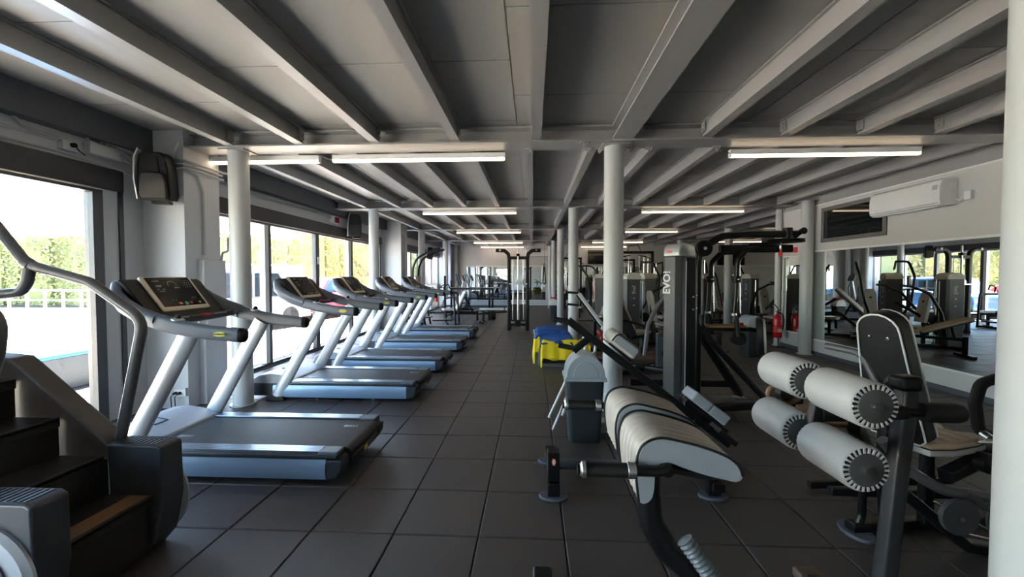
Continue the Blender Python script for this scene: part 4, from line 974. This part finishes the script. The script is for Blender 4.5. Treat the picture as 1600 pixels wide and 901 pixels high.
# ================================================================ TWIN-POST CABLE MACHINE
t = thing('cable_machine', 'twin-post black cable machine with outward curling tops in mid aisle', 'exercise machine', (-.40, 11.4, 0))
for s in (-1, 1):
    G().bar([(-.40+s*.255,11.35,.0),(-.40+s*.255,11.35,1.98),(-.40+s*.275,11.35,2.12),(-.40+s*.38,11.35,2.21),(-.40+s*.62,11.35,2.215)], .10, .10, .08, up=(0,1,0)).done('main_post', black_m, t, bev=.008)
    G().lathe([(.016,0),(.03,.002),(.03,.01),(.001,.01)], (-.40+s*.50,11.29,2.22), (0,-1,0), 16).done('bolt', chrome_m, t)
    for a in (.13,): G().cyl((-.40+s*a,11.4,.15), (-.40+s*a,11.4,2.05), .014, 12).done('guide_rod', alu_m, t)
    G().bb(-.40+s*.12-.08, -.40+s*.12+.08, 11.38, 11.55, .25, .72).done('weight_stack', gold_m, t, bev=.003)
    for q in range(8): pass
    G().bar([(-.40+s*.255,11.3,.03),(-.40+s*.255,12.4,.03)], .10, .06).done('floor_foot', black_m, t)
G().bb(-.655, -.145, 11.30, 11.40, 1.97, 2.05).done('cross_bar', black_m, t, bev=.005); G().bb(-.655, -.145, 11.36, 11.44, .12, .19).done('base_bar', black_m, t, bev=.005)
G().cyl((-.40,11.28,.30), (-.40,11.28,2.30), .022, 16).done('centre_column', alu_m, t)
G().bb(-.47, -.33, 11.2, 11.34, .12, .30).bb(-.44, -.36, 11.22, 11.34, 2.05, 2.12).done('carriage', blackp_m, t, bev=.01)
G().cyl((-.40,11.20,1.35), (-.40,11.36,1.35), .06, 16).bb(-.65,-.15,11.25,11.30,1.28,1.31).done('pulley', alu_m, t)
for x in (-.55, -.25): G().cyl((x,11.33,.30), (x,11.33,2.0), .008, 6).done('cable', alu_m, t)

# ================================================================ RACK WITH BARBELL, BENCHES, DIP STATION (back left)
t = thing('power_rack', 'black half rack with silver barbell and plates near the far end wall', 'rack', (-2.1, 14.4, 0))
for x in (-1.48, -3.02):
    for y in (14.0, 15.1): G().bb(x-.035, x+.035, y-.035, y+.035, 0, 1.52 if y < 14.5 else 1.35).done('upright', black_m, t, bev=.004)
    G().bb(x-.03, x+.03, 14.0, 15.1, .08, .15).bb(x-.03, x+.03, 14.0, 15.1, .70, .75).done('side_rail', black_m, t, bev=.004)
    G().bb(x-.04, x+.04, 13.90, 14.0, 1.03, 1.10).done('bar_hook', black_m, t)
G().bb(-3.02, -1.48, 15.07, 15.13, .08, .14).bb(-3.02, -1.48, 15.07, 15.13, 1.0, 1.06).done('rear_rail', black_m, t)
t = thing('barbell', 'long silver barbell resting on the half rack hooks', 'barbell', (-2.25, 13.95, 1.10))
G().cyl((-3.3,13.95,1.115), (-1.2,13.95,1.115), .014, 12).done('shaft', chrome_m, t); G().cyl((-3.35,13.95,1.115), (-3.1,13.95,1.115), .025, 12).cyl((-1.42,13.95,1.115), (-1.15,13.95,1.115), .025, 12).done('sleeve', chrome_m, t)
for k, (y, z, r) in enumerate(((13.93,.33,.21),(14.02,.31,.19),(14.12,.30,.17),(14.22,.29,.15))):
    G().lathe([(.02,0),(r,0),(r,.03),(.02,.03)], (-1.42+k*.034,14.15,r), (1,0,0), 28).done('weight_plate', rubber_m, None, label=['black weight plate, nearest of the stack leaning on the half rack foot','second black weight plate leaning on the half rack foot','third black weight plate leaning on the half rack foot','smallest black weight plate leaning on the half rack foot'][k], cat='weight plate', group='weight plates at the half rack')
def flat_bench(x, y, rz, lab, inc=0.0, m=vinyl_m, back=.8):
    t = thing('weight_bench', lab, 'exercise bench', (x, y, 0), rz)
    G().bb(-.14, .14, -.55, -.12, .42, .48).done('seat_pad', m, t, world=False, bev=.02, seg=3)
    g = G(); g.bb(-.14, .14, 0, back, 0, .06); g.xf(TR(0,-.08,.42) @ RX(inc)); bp = g.done('back_pad', m, t, world=False, bev=.025, seg=3)
    g = G(); g.bb(-.145, .145, .0, back-.01, -.012, .0); g.xf(TR(0,-.08,.42) @ RX(inc)); g.done('pad_board', vblack_m, bp, world=False)
    G().bar([(0,-.5,.38),(0,.6,.32)], .06, .06).done('spine', black_m, t, world=False)
    for yy, wd in ((-.45,.22),(.6,.28)):
        G().bb(-.03, .03, yy-.03, yy+.03, .04, .38).done('leg', black_m, t, world=False); G().bb(-wd, wd, yy-.03, yy+.03, 0, .05).done('cross_foot', black_m, t, world=False)
    if inc > .2: G().bar([(0,.45,.34),(0,-.08+.5*math.cos(inc),.42+.5*math.sin(inc))], .04, .04).done('back_strut', black_m, t, world=False)
    return t
flat_bench(-2.35, 13.05, -1.1, 'small incline bench with black backboard in front of the half rack', 1.1, mat('white vinyl', (.6,.6,.6), .4), .65)
flat_bench(-.98, 13.1, 1.57, 'flat bench with pale pad just left of the twin-post machine', 0.0, MATS['white vinyl'])
t = thing('dip_station', 'black dip and knee raise station with curved top beside the far windows', 'exercise machine', (-3.2, 12.3, 0))
for y in (12.1, 12.7):
    G().tube([(-3.62,y,.03),(-3.58,y,1.75),(-3.45,y,2.05),(-3.0,y,2.28),(-2.75,y,2.33)], .032, .35, 12).done('curved_post', black_m, t)
    G().tube([(-3.2,y,.0),(-3.42,y,1.0)], .03, 0, 10).tube([(-3.55,y,.98),(-2.35,y,.98)], .03, 0, 10).tube([(-2.35,y,.98),(-2.3,y,.0)], .03, 0, 10).done('frame_leg', black_m, t)
    G().bb(-3.3, -2.85, y-.05, y+.05, 1.01, 1.07).done('arm_pad', MATS['white vinyl'], t, bev=.02)
    G().tube([(-2.75,y,1.02),(-2.78,y,1.18),(-2.62,y,1.26),(-2.58,y,1.1)], .018, .05, 8).done('hand_grip', rubber_m, t)
G().bb(-3.55, -3.45, 12.25, 12.55, .95, 1.5).done('back_pad', mat('tan pad', (.35,.28,.22), .5), t, bev=.03, seg=3)
G().bb(-3.25, -2.85, 12.2, 12.6, 1.05, 1.27).done('head_pad', MATS['white vinyl'], t, bev=.04, seg=3)
G().bb(-3.0, -2.4, 12.1, 12.7, .16, .20).bar([(-3.6,12.1,.04),(-3.6,12.7,.04)], .07, .06).bar([(-2.3,12.1,.04),(-2.3,12.7,.04)], .07, .06).bar([(-3.4,12.4,.25),(-3.1,12.4,.25)], .3, .03).done('step_plate', black_m, t)
G().cyl((-2.95,12.4,1.0), (-2.95,12.4,.72), .05, 12).done('red_canister', red_m, t)
t = thing('balance_platform', 'low round white platform on the floor beyond the fifth treadmill', 'fitness platform', (-3.45, 11.95, 0))
G().lathe([(.30,0),(.34,.03),(.34,.06),(.30,.08),(.001,.085)], (-3.40,11.65,0), (0,0,1), 32).done('disc', white_m, t)
o = G().bb(-3.55, -3.32, 11.62, 11.80, .086, .21).done('gear_bag', red_m, None, bev=.04, seg=3, label='small red bag lying on the low white platform', cat='bag')
o = G().bar([(-3.68,11.7,.13),(-3.6,11.88,.12),(-3.3,11.9,.12),(-3.2,11.75,.12)], .07, .07, .06).done('rolled_strap', rubber_m, None, label='black rolled strap lying around the small red bag', cat='strap')

# ================================================================ BACKGROUND MACHINES
def selector_machine(x, y, rz, lab, kind, capm=None):
    t = thing('weight_machine', lab, 'exercise machine', (x, y, 0), rz, group='weight stack machines in the right back part')
    w, d = .30, .30
    c = G().prism([(-w/2,-d/2),(w/2-.04,-d/2),(w/2,-d/2+.04),(w/2,d/2-.04),(w/2-.04,d/2),(-w/2,d/2)], .06, 1.44, 'z').done('stack_cover', cover_m, t, world=False, bev=.01)
    ol = [(-w/2-.005,1.44),(-w/2-.005,1.50),(-w/2+.04,1.56),(0,1.58),(w/2-.04,1.56),(w/2+.005,1.50),(w/2+.005,1.44)]
    cp = G().prism(ol, -d/2-.005, d/2+.005, 'y').done('tower_cap', capm or mat('pale tower cap', (.60,.56,.50), .4), t, world=False, bev=.01)
    text('Evo!', .10, frame((0,-d/2-.001,1.22), (0,0,1), (-1,0,0)), dim_m, c, 'tower_lettering', world=False)
    g = G()
    for z in (1.03, .88): g.bb(-.02, .02, -d/2-.004, -d/2, z, z+.02)
    g.done('instruction_dots', print_m, c, world=False)
    # seat side towards +x
    G().bar([(-.1,0,.05),(1.25,0,.05)], .09, .08).done('floor_beam', black_m, t, world=False)
    for xx in (0, 1.2): G().bar([(xx,-.35,.04),(xx,.35,.04)], .08, .07).done('cross_foot', black_m, t, world=False)
    G().bar([(.75,0,.05),(.75,0,.42)], .07, .07).done('seat_post', black_m, t, world=False)
    st = G().prism([(-.17,-.16),(.12,-.19),(.20,-.1),(.20,.1),(.12,.19),(-.17,.16)], .44, .50, 'z', TR(.75,0,0)).done('seat', vinyl_m, t, world=False, bev=.02, seg=3)
    G().prism([(-.14,-.14),(.12,-.16),(.17,-.1),(.17,.1),(.12,.16),(-.14,.14)], .425, .44, 'z', TR(.75,0,0)).done('seat_board', vblack_m, st, world=False)
    sgn = -1 if kind in (0, 2) else 1
    g = G(); g.prism([(-.14,.0),(.14,.0),(.13,.55),(.07,.66),(-.07,.66),(-.13,.55)], -.035, .035, 'x', TR(.75+sgn*.24,0,.54) @ RY(-.18*-sgn)); bp = g.done('back_pad', vinyl_m if kind != 3 else vblack_m, t, world=False, bev=.02, seg=3)
    G().bar([(.75+sgn*.30,0,.08),(.75+sgn*.31,0,1.0)], .06, .06).done('back_post', black_m, t, world=False)
    for s in (-1, 1):
        if kind == 0:
            G().tube([(.2,s*.22,.25),(.35,s*.3,.75),(.62,s*.38,1.15),(.95,s*.36,1.30)], .027, .2, 10).done('press_arm', black_m, t, world=False)
            G().tube([(.95,s*.36,1.30),(1.12,s*.34,1.32)], .022, 0, 10).done('grip', rubber_m, t, world=False)
        elif kind == 1:
            G().tube([(.3,s*.18,.3),(.15,s*.42,.9),(.22,s*.5,1.5),(.5,s*.5,1.85),(.8,s*.38,1.86)], .027, .2, 10).done('press_arm', black_m, t, world=False)
            G().tube([(.8,s*.38,1.86),(.82,s*.36,1.66)], .022, 0, 10).done('grip', rubber_m, t, world=False)
        elif kind == 2:
            G().tube([(.4,s*.25,.12),(.55,s*.30,.55),(.95,s*.30,.60),(1.25,s*.26,.30)], .03, .12, 10).done('leg_arm', black_m, t, world=False)
            G().cyl((1.22,s*.06,.30), (1.22,s*.27,.30), .06, 18).done('shin_roller', vinyl_m, t, world=False)
        else:
            G().tube([(.1,s*.2,1.5),(.3,s*.3,1.9),(.8,s*.3,2.0)], .03, .15, 10).done('top_arm', black_m, t, world=False)
            G().tube([(.8,s*.3,2.0),(.8,s*.3,1.5),(.85,s*.3,1.3)], .022, .05, 10).done('grip', rubber_m, t, world=False)
        G().cyl((.04+s*.05,0,1.58) if kind == 3 else (.22,s*.05,.1), (.04+s*.05,0,1.95) if kind == 3 else (.22,s*.05,1.40), .012, 8).done('guide_rod', chrome_m, t, world=False)
    G().lathe([(.09,-.012),(.10,-.008),(.10,.008),(.09,.012),(.001,.012)], (.30,.0,.62), (0,1,0), 24).done('pulley', blackp_m, t, world=False)
    G().tube([(.2,0,.30),(.55,0,.70),(.85,.2,.95)], .03, .1, 10).done('link_arm', black_m, t, world=False)
    return t
selector_machine(2.13, 8.95, .12, 'weight machine whose pale cap shows just right of the thick round pillar', 0)
selector_machine(2.66, 9.7, 1.9, 'weight machine seen side on, left of the big weight tower', 1)
selector_machine(4.0, 11.0, -2.6, 'weight machine with leg rollers behind the hanging arms', 2)
selector_machine(4.75, 11.6, 1.9, 'weight machine with raised arms near the corner post', 3)
selector_machine(5.9, 11.4, -1.3, 'dark weight machine just beside the corner post at the far right', 0)
selector_machine(2.2, 13.5, 2.6, 'weight machine behind the thick round pillar, under the television', 1)
selector_machine(4.2, 14.4, .6, 'weight machine deep in the room left of the far right pillars', 3)
selector_machine(6.8, 14.2, -2.6, 'weight machine deep in the far right part of the room', 1)
selector_machine(3.2, 16.4, -.9, 'weight machine before the middle end mirror', 2)
selector_machine(8.3, 12.4, 2.2, 'rightmost weight machine in the far right part', 0)
flat_bench(1.75, 7.6, 2.3, 'incline bench with tan pad behind the thick round pillar', .95, mat('tan vinyl', (.42,.36,.29), .4))
flat_bench(2.0, 11.3, -.6, 'long incline bench with tan pad before the weight machines', .8, vinyl_m, 1.0)
flat_bench(3.3, 8.2, 1.9, 'flat bench with ribbed tan pad behind the fly machine', .35, MATS['tan vinyl'])
flat_bench(5.8, 13.2, 1.2, 'incline bench with tan pad by the far right pillars', .9, MATS['tan vinyl'])
flat_bench(7.2, 11.2, .4, 'flat bench with tan pad in the far right part of the room', .0, MATS['tan vinyl'])
# plate loaded lever machine with crossed arms (behind pillar, right)
t = thing('lever_machine', 'black lever machine with crossed curved arms right of the thick pillar', 'exercise machine', (1.75, 6.5, 0))
G().bar([(1.2,6.1,.06),(2.2,6.9,.06)], .09, .09).bar([(1.25,6.9,.06),(2.25,6.2,.06)], .08, .08).done('floor_beam', black_m, t)
G().tube([(1.70,6.3,.30),(1.78,6.4,.75),(1.95,6.5,1.05),(2.08,6.5,1.20)], .032, .15, 12).done('lever_arm', tube_m, t)
G().tube([(2.05,6.6,.15),(2.10,6.6,.60),(2.22,6.6,1.0),(2.30,6.55,1.25)], .032, .15, 12).done('lever_arm', tube_m, t)
G().tube([(1.25,6.4,.85),(1.6,6.4,.78),(2.0,6.5,.62)], .025, .1, 10).done('cross_tube', black_m, t)
G().bb(1.94, 2.03, 6.45, 6.54, .05, .62).done('pivot_post', mat('blue grey post', (.06,.08,.10), .4), t, bev=.006)
for x, z in ((1.70,.35),(2.05,.30),(1.98,.62)): G().lathe([(.045,-.05),(.045,.05),(.02,.06),(.001,.06)], (x,6.42,z), (0,1,0), 16).done('pivot', chrome_m if z > .6 else blackp_m, t)
G().bb(2.05, 2.25, 6.4, 6.55, 1.20, 1.26).done('head_pad', mat('tan pad', (.35,.28,.22), .5), t, bev=.02)
for s in (0, 1): G().lathe([(.03,0),(.17,0),(.18,.01),(.18,.03),(.03,.03)], (1.45+s*.05,6.6,.42), (1,.2,0), 30).done('weight_plate_disc', blackp_m, t)
G().bb(1.55, 2.1, 6.5, 6.8, .20, .26).done('footboard', mat('brown board', (.12,.06,.04), .6), t)
# small bench machine (tan pads) by the pillar at the left of the thick pillar
t = thing('crunch_machine', 'slanted bench with pale pad between the slim pillar and the thick pillar', 'exercise bench', (1.05, 8.2, 0))
G().bar([(.85,7.9,1.15),(1.45,7.9,.35)], .07, .05).bar([(.95,8.2,.05),(1.6,8.2,.05)], .08, .08).bar([(1.2,7.9,.65),(1.2,8.0,.05)], .06, .06).done('slanting_bar', black_m, t)
g = G(); g.box((0,0,0), (.75,.28,.07), RY(.93)); g.xf(TR(1.10,7.9,.88)); g.done('long_pad', MATS['white vinyl'], t, bev=.02, seg=3)
G().bb(1.30, 1.60, 7.75, 8.05, .48, .56).done('seat_pad', MATS['white vinyl'], t, bev=.02, seg=3)
G().cyl((1.28,7.7,.42), (1.28,8.1,.42), .03, 12).bb(1.3,1.5,7.8,8.0,.30,.34).done('red_stop', red_m, t)
for z in (.95, 1.18): G().cyl((.66,7.9,z+.02), (.88,7.9,z), .022, 12).done('peg_handle', rubber_m, t)
# cable station with pull-down bars (behind, between pillar and tower)
def cable_station(x, y, lab, h=2.25, wd=1.1, rz=0):
    t = thing('cable_station', lab, 'exercise machine', (x, y, 0), rz)
    for s in (-1, 1):
        G().bb(s*wd/2-.04, s*wd/2+.04, -.04, .04, 0, h).done('upright', black_m, t, world=False, bev=.005)
        G().cyl((s*(wd/2-.12), 0, .1), (s*(wd/2-.12), 0, h-.1), .014, 10).cyl((s*(wd/2-.24), 0, .1), (s*(wd/2-.24), 0, h-.1), .014, 10).done('guide_rod', chrome_m, t, world=False)
        G().bb(s*(wd/2-.18)-.1, s*(wd/2-.18)+.1, -.06, .06, .1, .75).done('weight_stack', gold_m, t, world=False)
        G().tube([(s*.1,-.1,h-.12),(s*.35,-.16,h-.18),(s*.55,-.2,h-.28)], .014, .08, 8).done('pull_bar', chrome_m if s < 0 else black_m, t, world=False)
        G().bb(s*wd/2-.04, s*wd/2+.04, -.5, .5, 0, .06).done('floor_foot', black_m, t, world=False)
    G().bb(-wd/2, wd/2, -.04, .04, h-.08, h).done('top_beam', black_m, t, world=False)
    G().tube([(-.2,-.1,h-.02),(-.15,-.1,h+.15),(.1,-.1,h+.18),(.2,-.1,h-.02)], .012, .08, 8).done('top_hoop', black_m, t, world=False)
    for xx in (-.15, .15): G().cyl((xx,-.08,h-.1), (xx,-.08,.9), .004, 6).done('cable', alu_m, t, world=False)
    return t
cable_station(3.0, 12.4, 'black cable station with pull bars behind the pale-capped weight machine')
cable_station(3.9, 18.3, 'far cable station before the end mirror right of the television')
cable_station(6.2, 17.6, 'cable station far right before the end wall')
cable_station(1.6, 17.6, 'black cable station under the left edge of the television', 2.3, .9)
# cross trainer seen in the mirrors
def elliptical(x, y, rz, lab):
    t = thing('elliptical_trainer', lab, 'elliptical trainer', (x, y, 0), rz)
    G().prism([(-.5,.05),(.25,.05),(.35,.3),(.2,.62),(-.1,.70),(-.4,.55)], -.12, .12, 'y').done('drive_cover', tm_dark, t, world=False, bev=.03, seg=3)
    G().lathe([(.25,-.14),(.27,-.12),(.27,.12),(.25,.14),(.001,.14)], (-.1,0,.36), (0,1,0), 28).done('flywheel_cover', tm_silver, t, world=False)
    G().bar([(.25,0,.5),(.42,0,1.35)], .08, .07).done('mast', tm_silver, t, world=False)
    G().box((.42,0,1.42), (.06,.34,.26), RY(-.35)).done('console', tm_dark, t, world=False, bev=.02)
    for s in (-1, 1):
        G().tube([(.30,s*.25,.35),(.36,s*.27,1.0),(.22,s*.27,1.35),(.15,s*.24,1.6)], .02, .1, 10).done('swing_arm', black_m, t, world=False)
        G().bar([(.30,s*.25,.35),(-.75,s*.22,.25)], .05, .04).done('pedal_rail', black_m, t, world=False)
        G().bb(-.45, -.10, s*.22-.08, s*.22+.08, .30, .35).done('pedal', tm_dark, t, world=False, bev=.015)
    G().bar([(-.9,0,.04),(.5,0,.04)], .08, .07).bar([(.5,-.3,.04),(.5,.3,.04)], .07, .06).bar([(-.9,-.3,.04),(-.9,.3,.04)], .07, .06).done('base_frame', black_m, t, world=False)
    return t
elliptical(-3.2, 16.4, 0, 'grey cross trainer by the far windows behind the dip station')
elliptical(-3.1, 18.0, 0, 'grey cross trainer in the far left corner')

# ================================================================ OUTSIDE
G().bb(-60, XL-.12, -40, 60, -.16, -.06).done('ground', ground_m, kind=S, label=None)
G().bb(-11.2, -9.2, -30, 20.2, -.058, -.045).done('bounce_strip', bounce_m, kind=S)  # added strip of bright ground, placed to throw sunlight onto the ceiling
core = G(); 
for k in range(60):
    x0 = -46+k*.68; core.bb(x0, x0+.70, 20.6+.15*math.sin(k*1.7), 22, -.06, 3.45+.18*math.sin(k*.9)+.12*math.sin(k*2.3))
hd = thing('hedge', 'tall clipped green hedge across the yard outside the windows', 'hedge', (-25, 21, -.06))
core.done('hedge_core', hedge_m, hd)
rnd = random.Random(3); vs, fs = [], []
for k in range(26000):
    x = -46+41*rnd.random(); zt = 3.6+.18*math.sin((x+46)/.68*.9)+.12*math.sin((x+46)/.68*2.3)
    if rnd.random() < .12: z = zt+rnd.uniform(-.15,.18); y = rnd.uniform(20.5, 22)
    else: z = rnd.uniform(0, zt); y = 20.52+.12*math.sin(x*3)+.1*math.sin(z*4+x)+rnd.uniform(-.1,.12)
    s = rnd.uniform(.05,.11); n = Vector((rnd.uniform(-1,1), -1+rnd.uniform(-.4,.8), rnd.uniform(-.6,1))).normalized()
    a = n.orthogonal().normalized(); b = n.cross(a); th = rnd.uniform(0, 6.3); a, b = a*math.cos(th)+b*math.sin(th), -a*math.sin(th)+b*math.cos(th)
    c = Vector((x,y,z)); i = len(vs)
    vs += [c-a*s, c-b*s*.5, c+a*s, c+b*s*.5]; fs.append((i,i+1,i+2,i+3))
pw_ = parent_world(hd); me = bpy.data.meshes.new('hedge_leaves'); me.from_pydata([v-pw_ for v in vs], [], fs); me.materials.append(leaf_m)
o = bpy.data.objects.new('hedge_leaves', me); COL.objects.link(o); o.parent = hd; o['kind'] = 'stuff'
g = G().bb(-5.6, XL-.12, 20.2, 20.5, -.06, 3.0); g.done('yard_wall', trunk_m, None, label='brown rendered wall at the far end of the yard outside', cat='wall')
def car(x, y, rz, lab, m, van=False):
    t = thing('car', lab, 'car', (x, y, -.06), rz)
    h = 1.9 if van else 1.0
    body = [(-2.1,.25),(-2.15,.55),(-2.05,.85),(-1.2,.95),(1.9,.98),(2.1,.85),(2.12,.3)]
    G().prism(body, -.85, .85).done('body', m, t, world=False, bev=.08, seg=3)
    cab = [(-1.3,.93),(-.75,1.45),(-.5,1.52),(1.0,1.5),(1.8,.97)] if not van else [(-1.6,.9),(-1.1,1.75),(-.9,1.9),(1.9,1.92),(2.05,.97)]
    G().prism(cab, -.74, .74).done('cabin', m, t, world=False, bev=.06, seg=3)
    z0, z1 = .99, (1.40 if not van else 1.65)
    for s in (-1, 1):
        G().prism([(-1.05,z0),(-.65,z1),(.1,z1),(.1,z0)], s*.75, s*.765).done('side_window', cargl_m, t, world=False)
        G().prism([(.18,z0),(.18,z1),(.95,z1),(1.4,z0)], s*.75, s*.765).done('side_window', cargl_m, t, world=False)
        for xx in (-1.35, 1.3): G().lathe([(.15,0),(.31,0),(.32,.02),(.32,.18),(.15,.2)], (xx,s*.86,.32), (0,-s,0), 24).done('wheel', tyre_m, t, world=False)
    return t
car(-8.6, 11.2, 1.3, 'white van parked outside behind the second treadmill', car_w, True)
car(-14.5, 19.2, .0, 'white car parked in the yard left of the white van', car_w)
car(-8.2, 15.6, 1.45, 'red car parked outside near the hedge', car_r)
car(-6.2, 18.0, 1.55, 'blue car parked outside closest to the hedge corner', car_b)
t = thing('waste_container', 'grey container with blue lid outside the near window', 'container', (-6.9, 5.6, -.06))
G().prism([(-7.4,-.06),(-6.4,-.06),(-6.3,.42),(-7.5,.42)], 4.6, 6.5).done('body', contain_m, t, bev=.02)
G().bb(-7.55, -6.25, 4.5, 6.6, .42, .48).done('lid', contb_m, t, bev=.015)
t = thing('yard_railing', 'long white railing in the yard in front of the hedge', 'railing', (-22, 18, -.06))
for k in range(24): G().bb(-30+k*.9, -29.92+k*.9, 17.96, 18.04, -.06, .85).done('baluster', white_m, t)
G().bb(-30, -9.2, 17.95, 18.05, .80, .88).bb(-30, -9.2, 17.97, 18.03, .35, .41).done('rail', white_m, t)
t = thing('yard_post', 'white hooked post standing in the yard before the hedge', 'post', (-16.5, 15.2, -.06))
G().tube([(-16.5,15.2,-.06),(-16.5,15.2,2.3),(-15.6,15.2,2.32)], .09, .2, 10).bb(-16.8, -16.2, 15.05, 15.35, 1.2, 1.8).done('pipe', white_m, t)
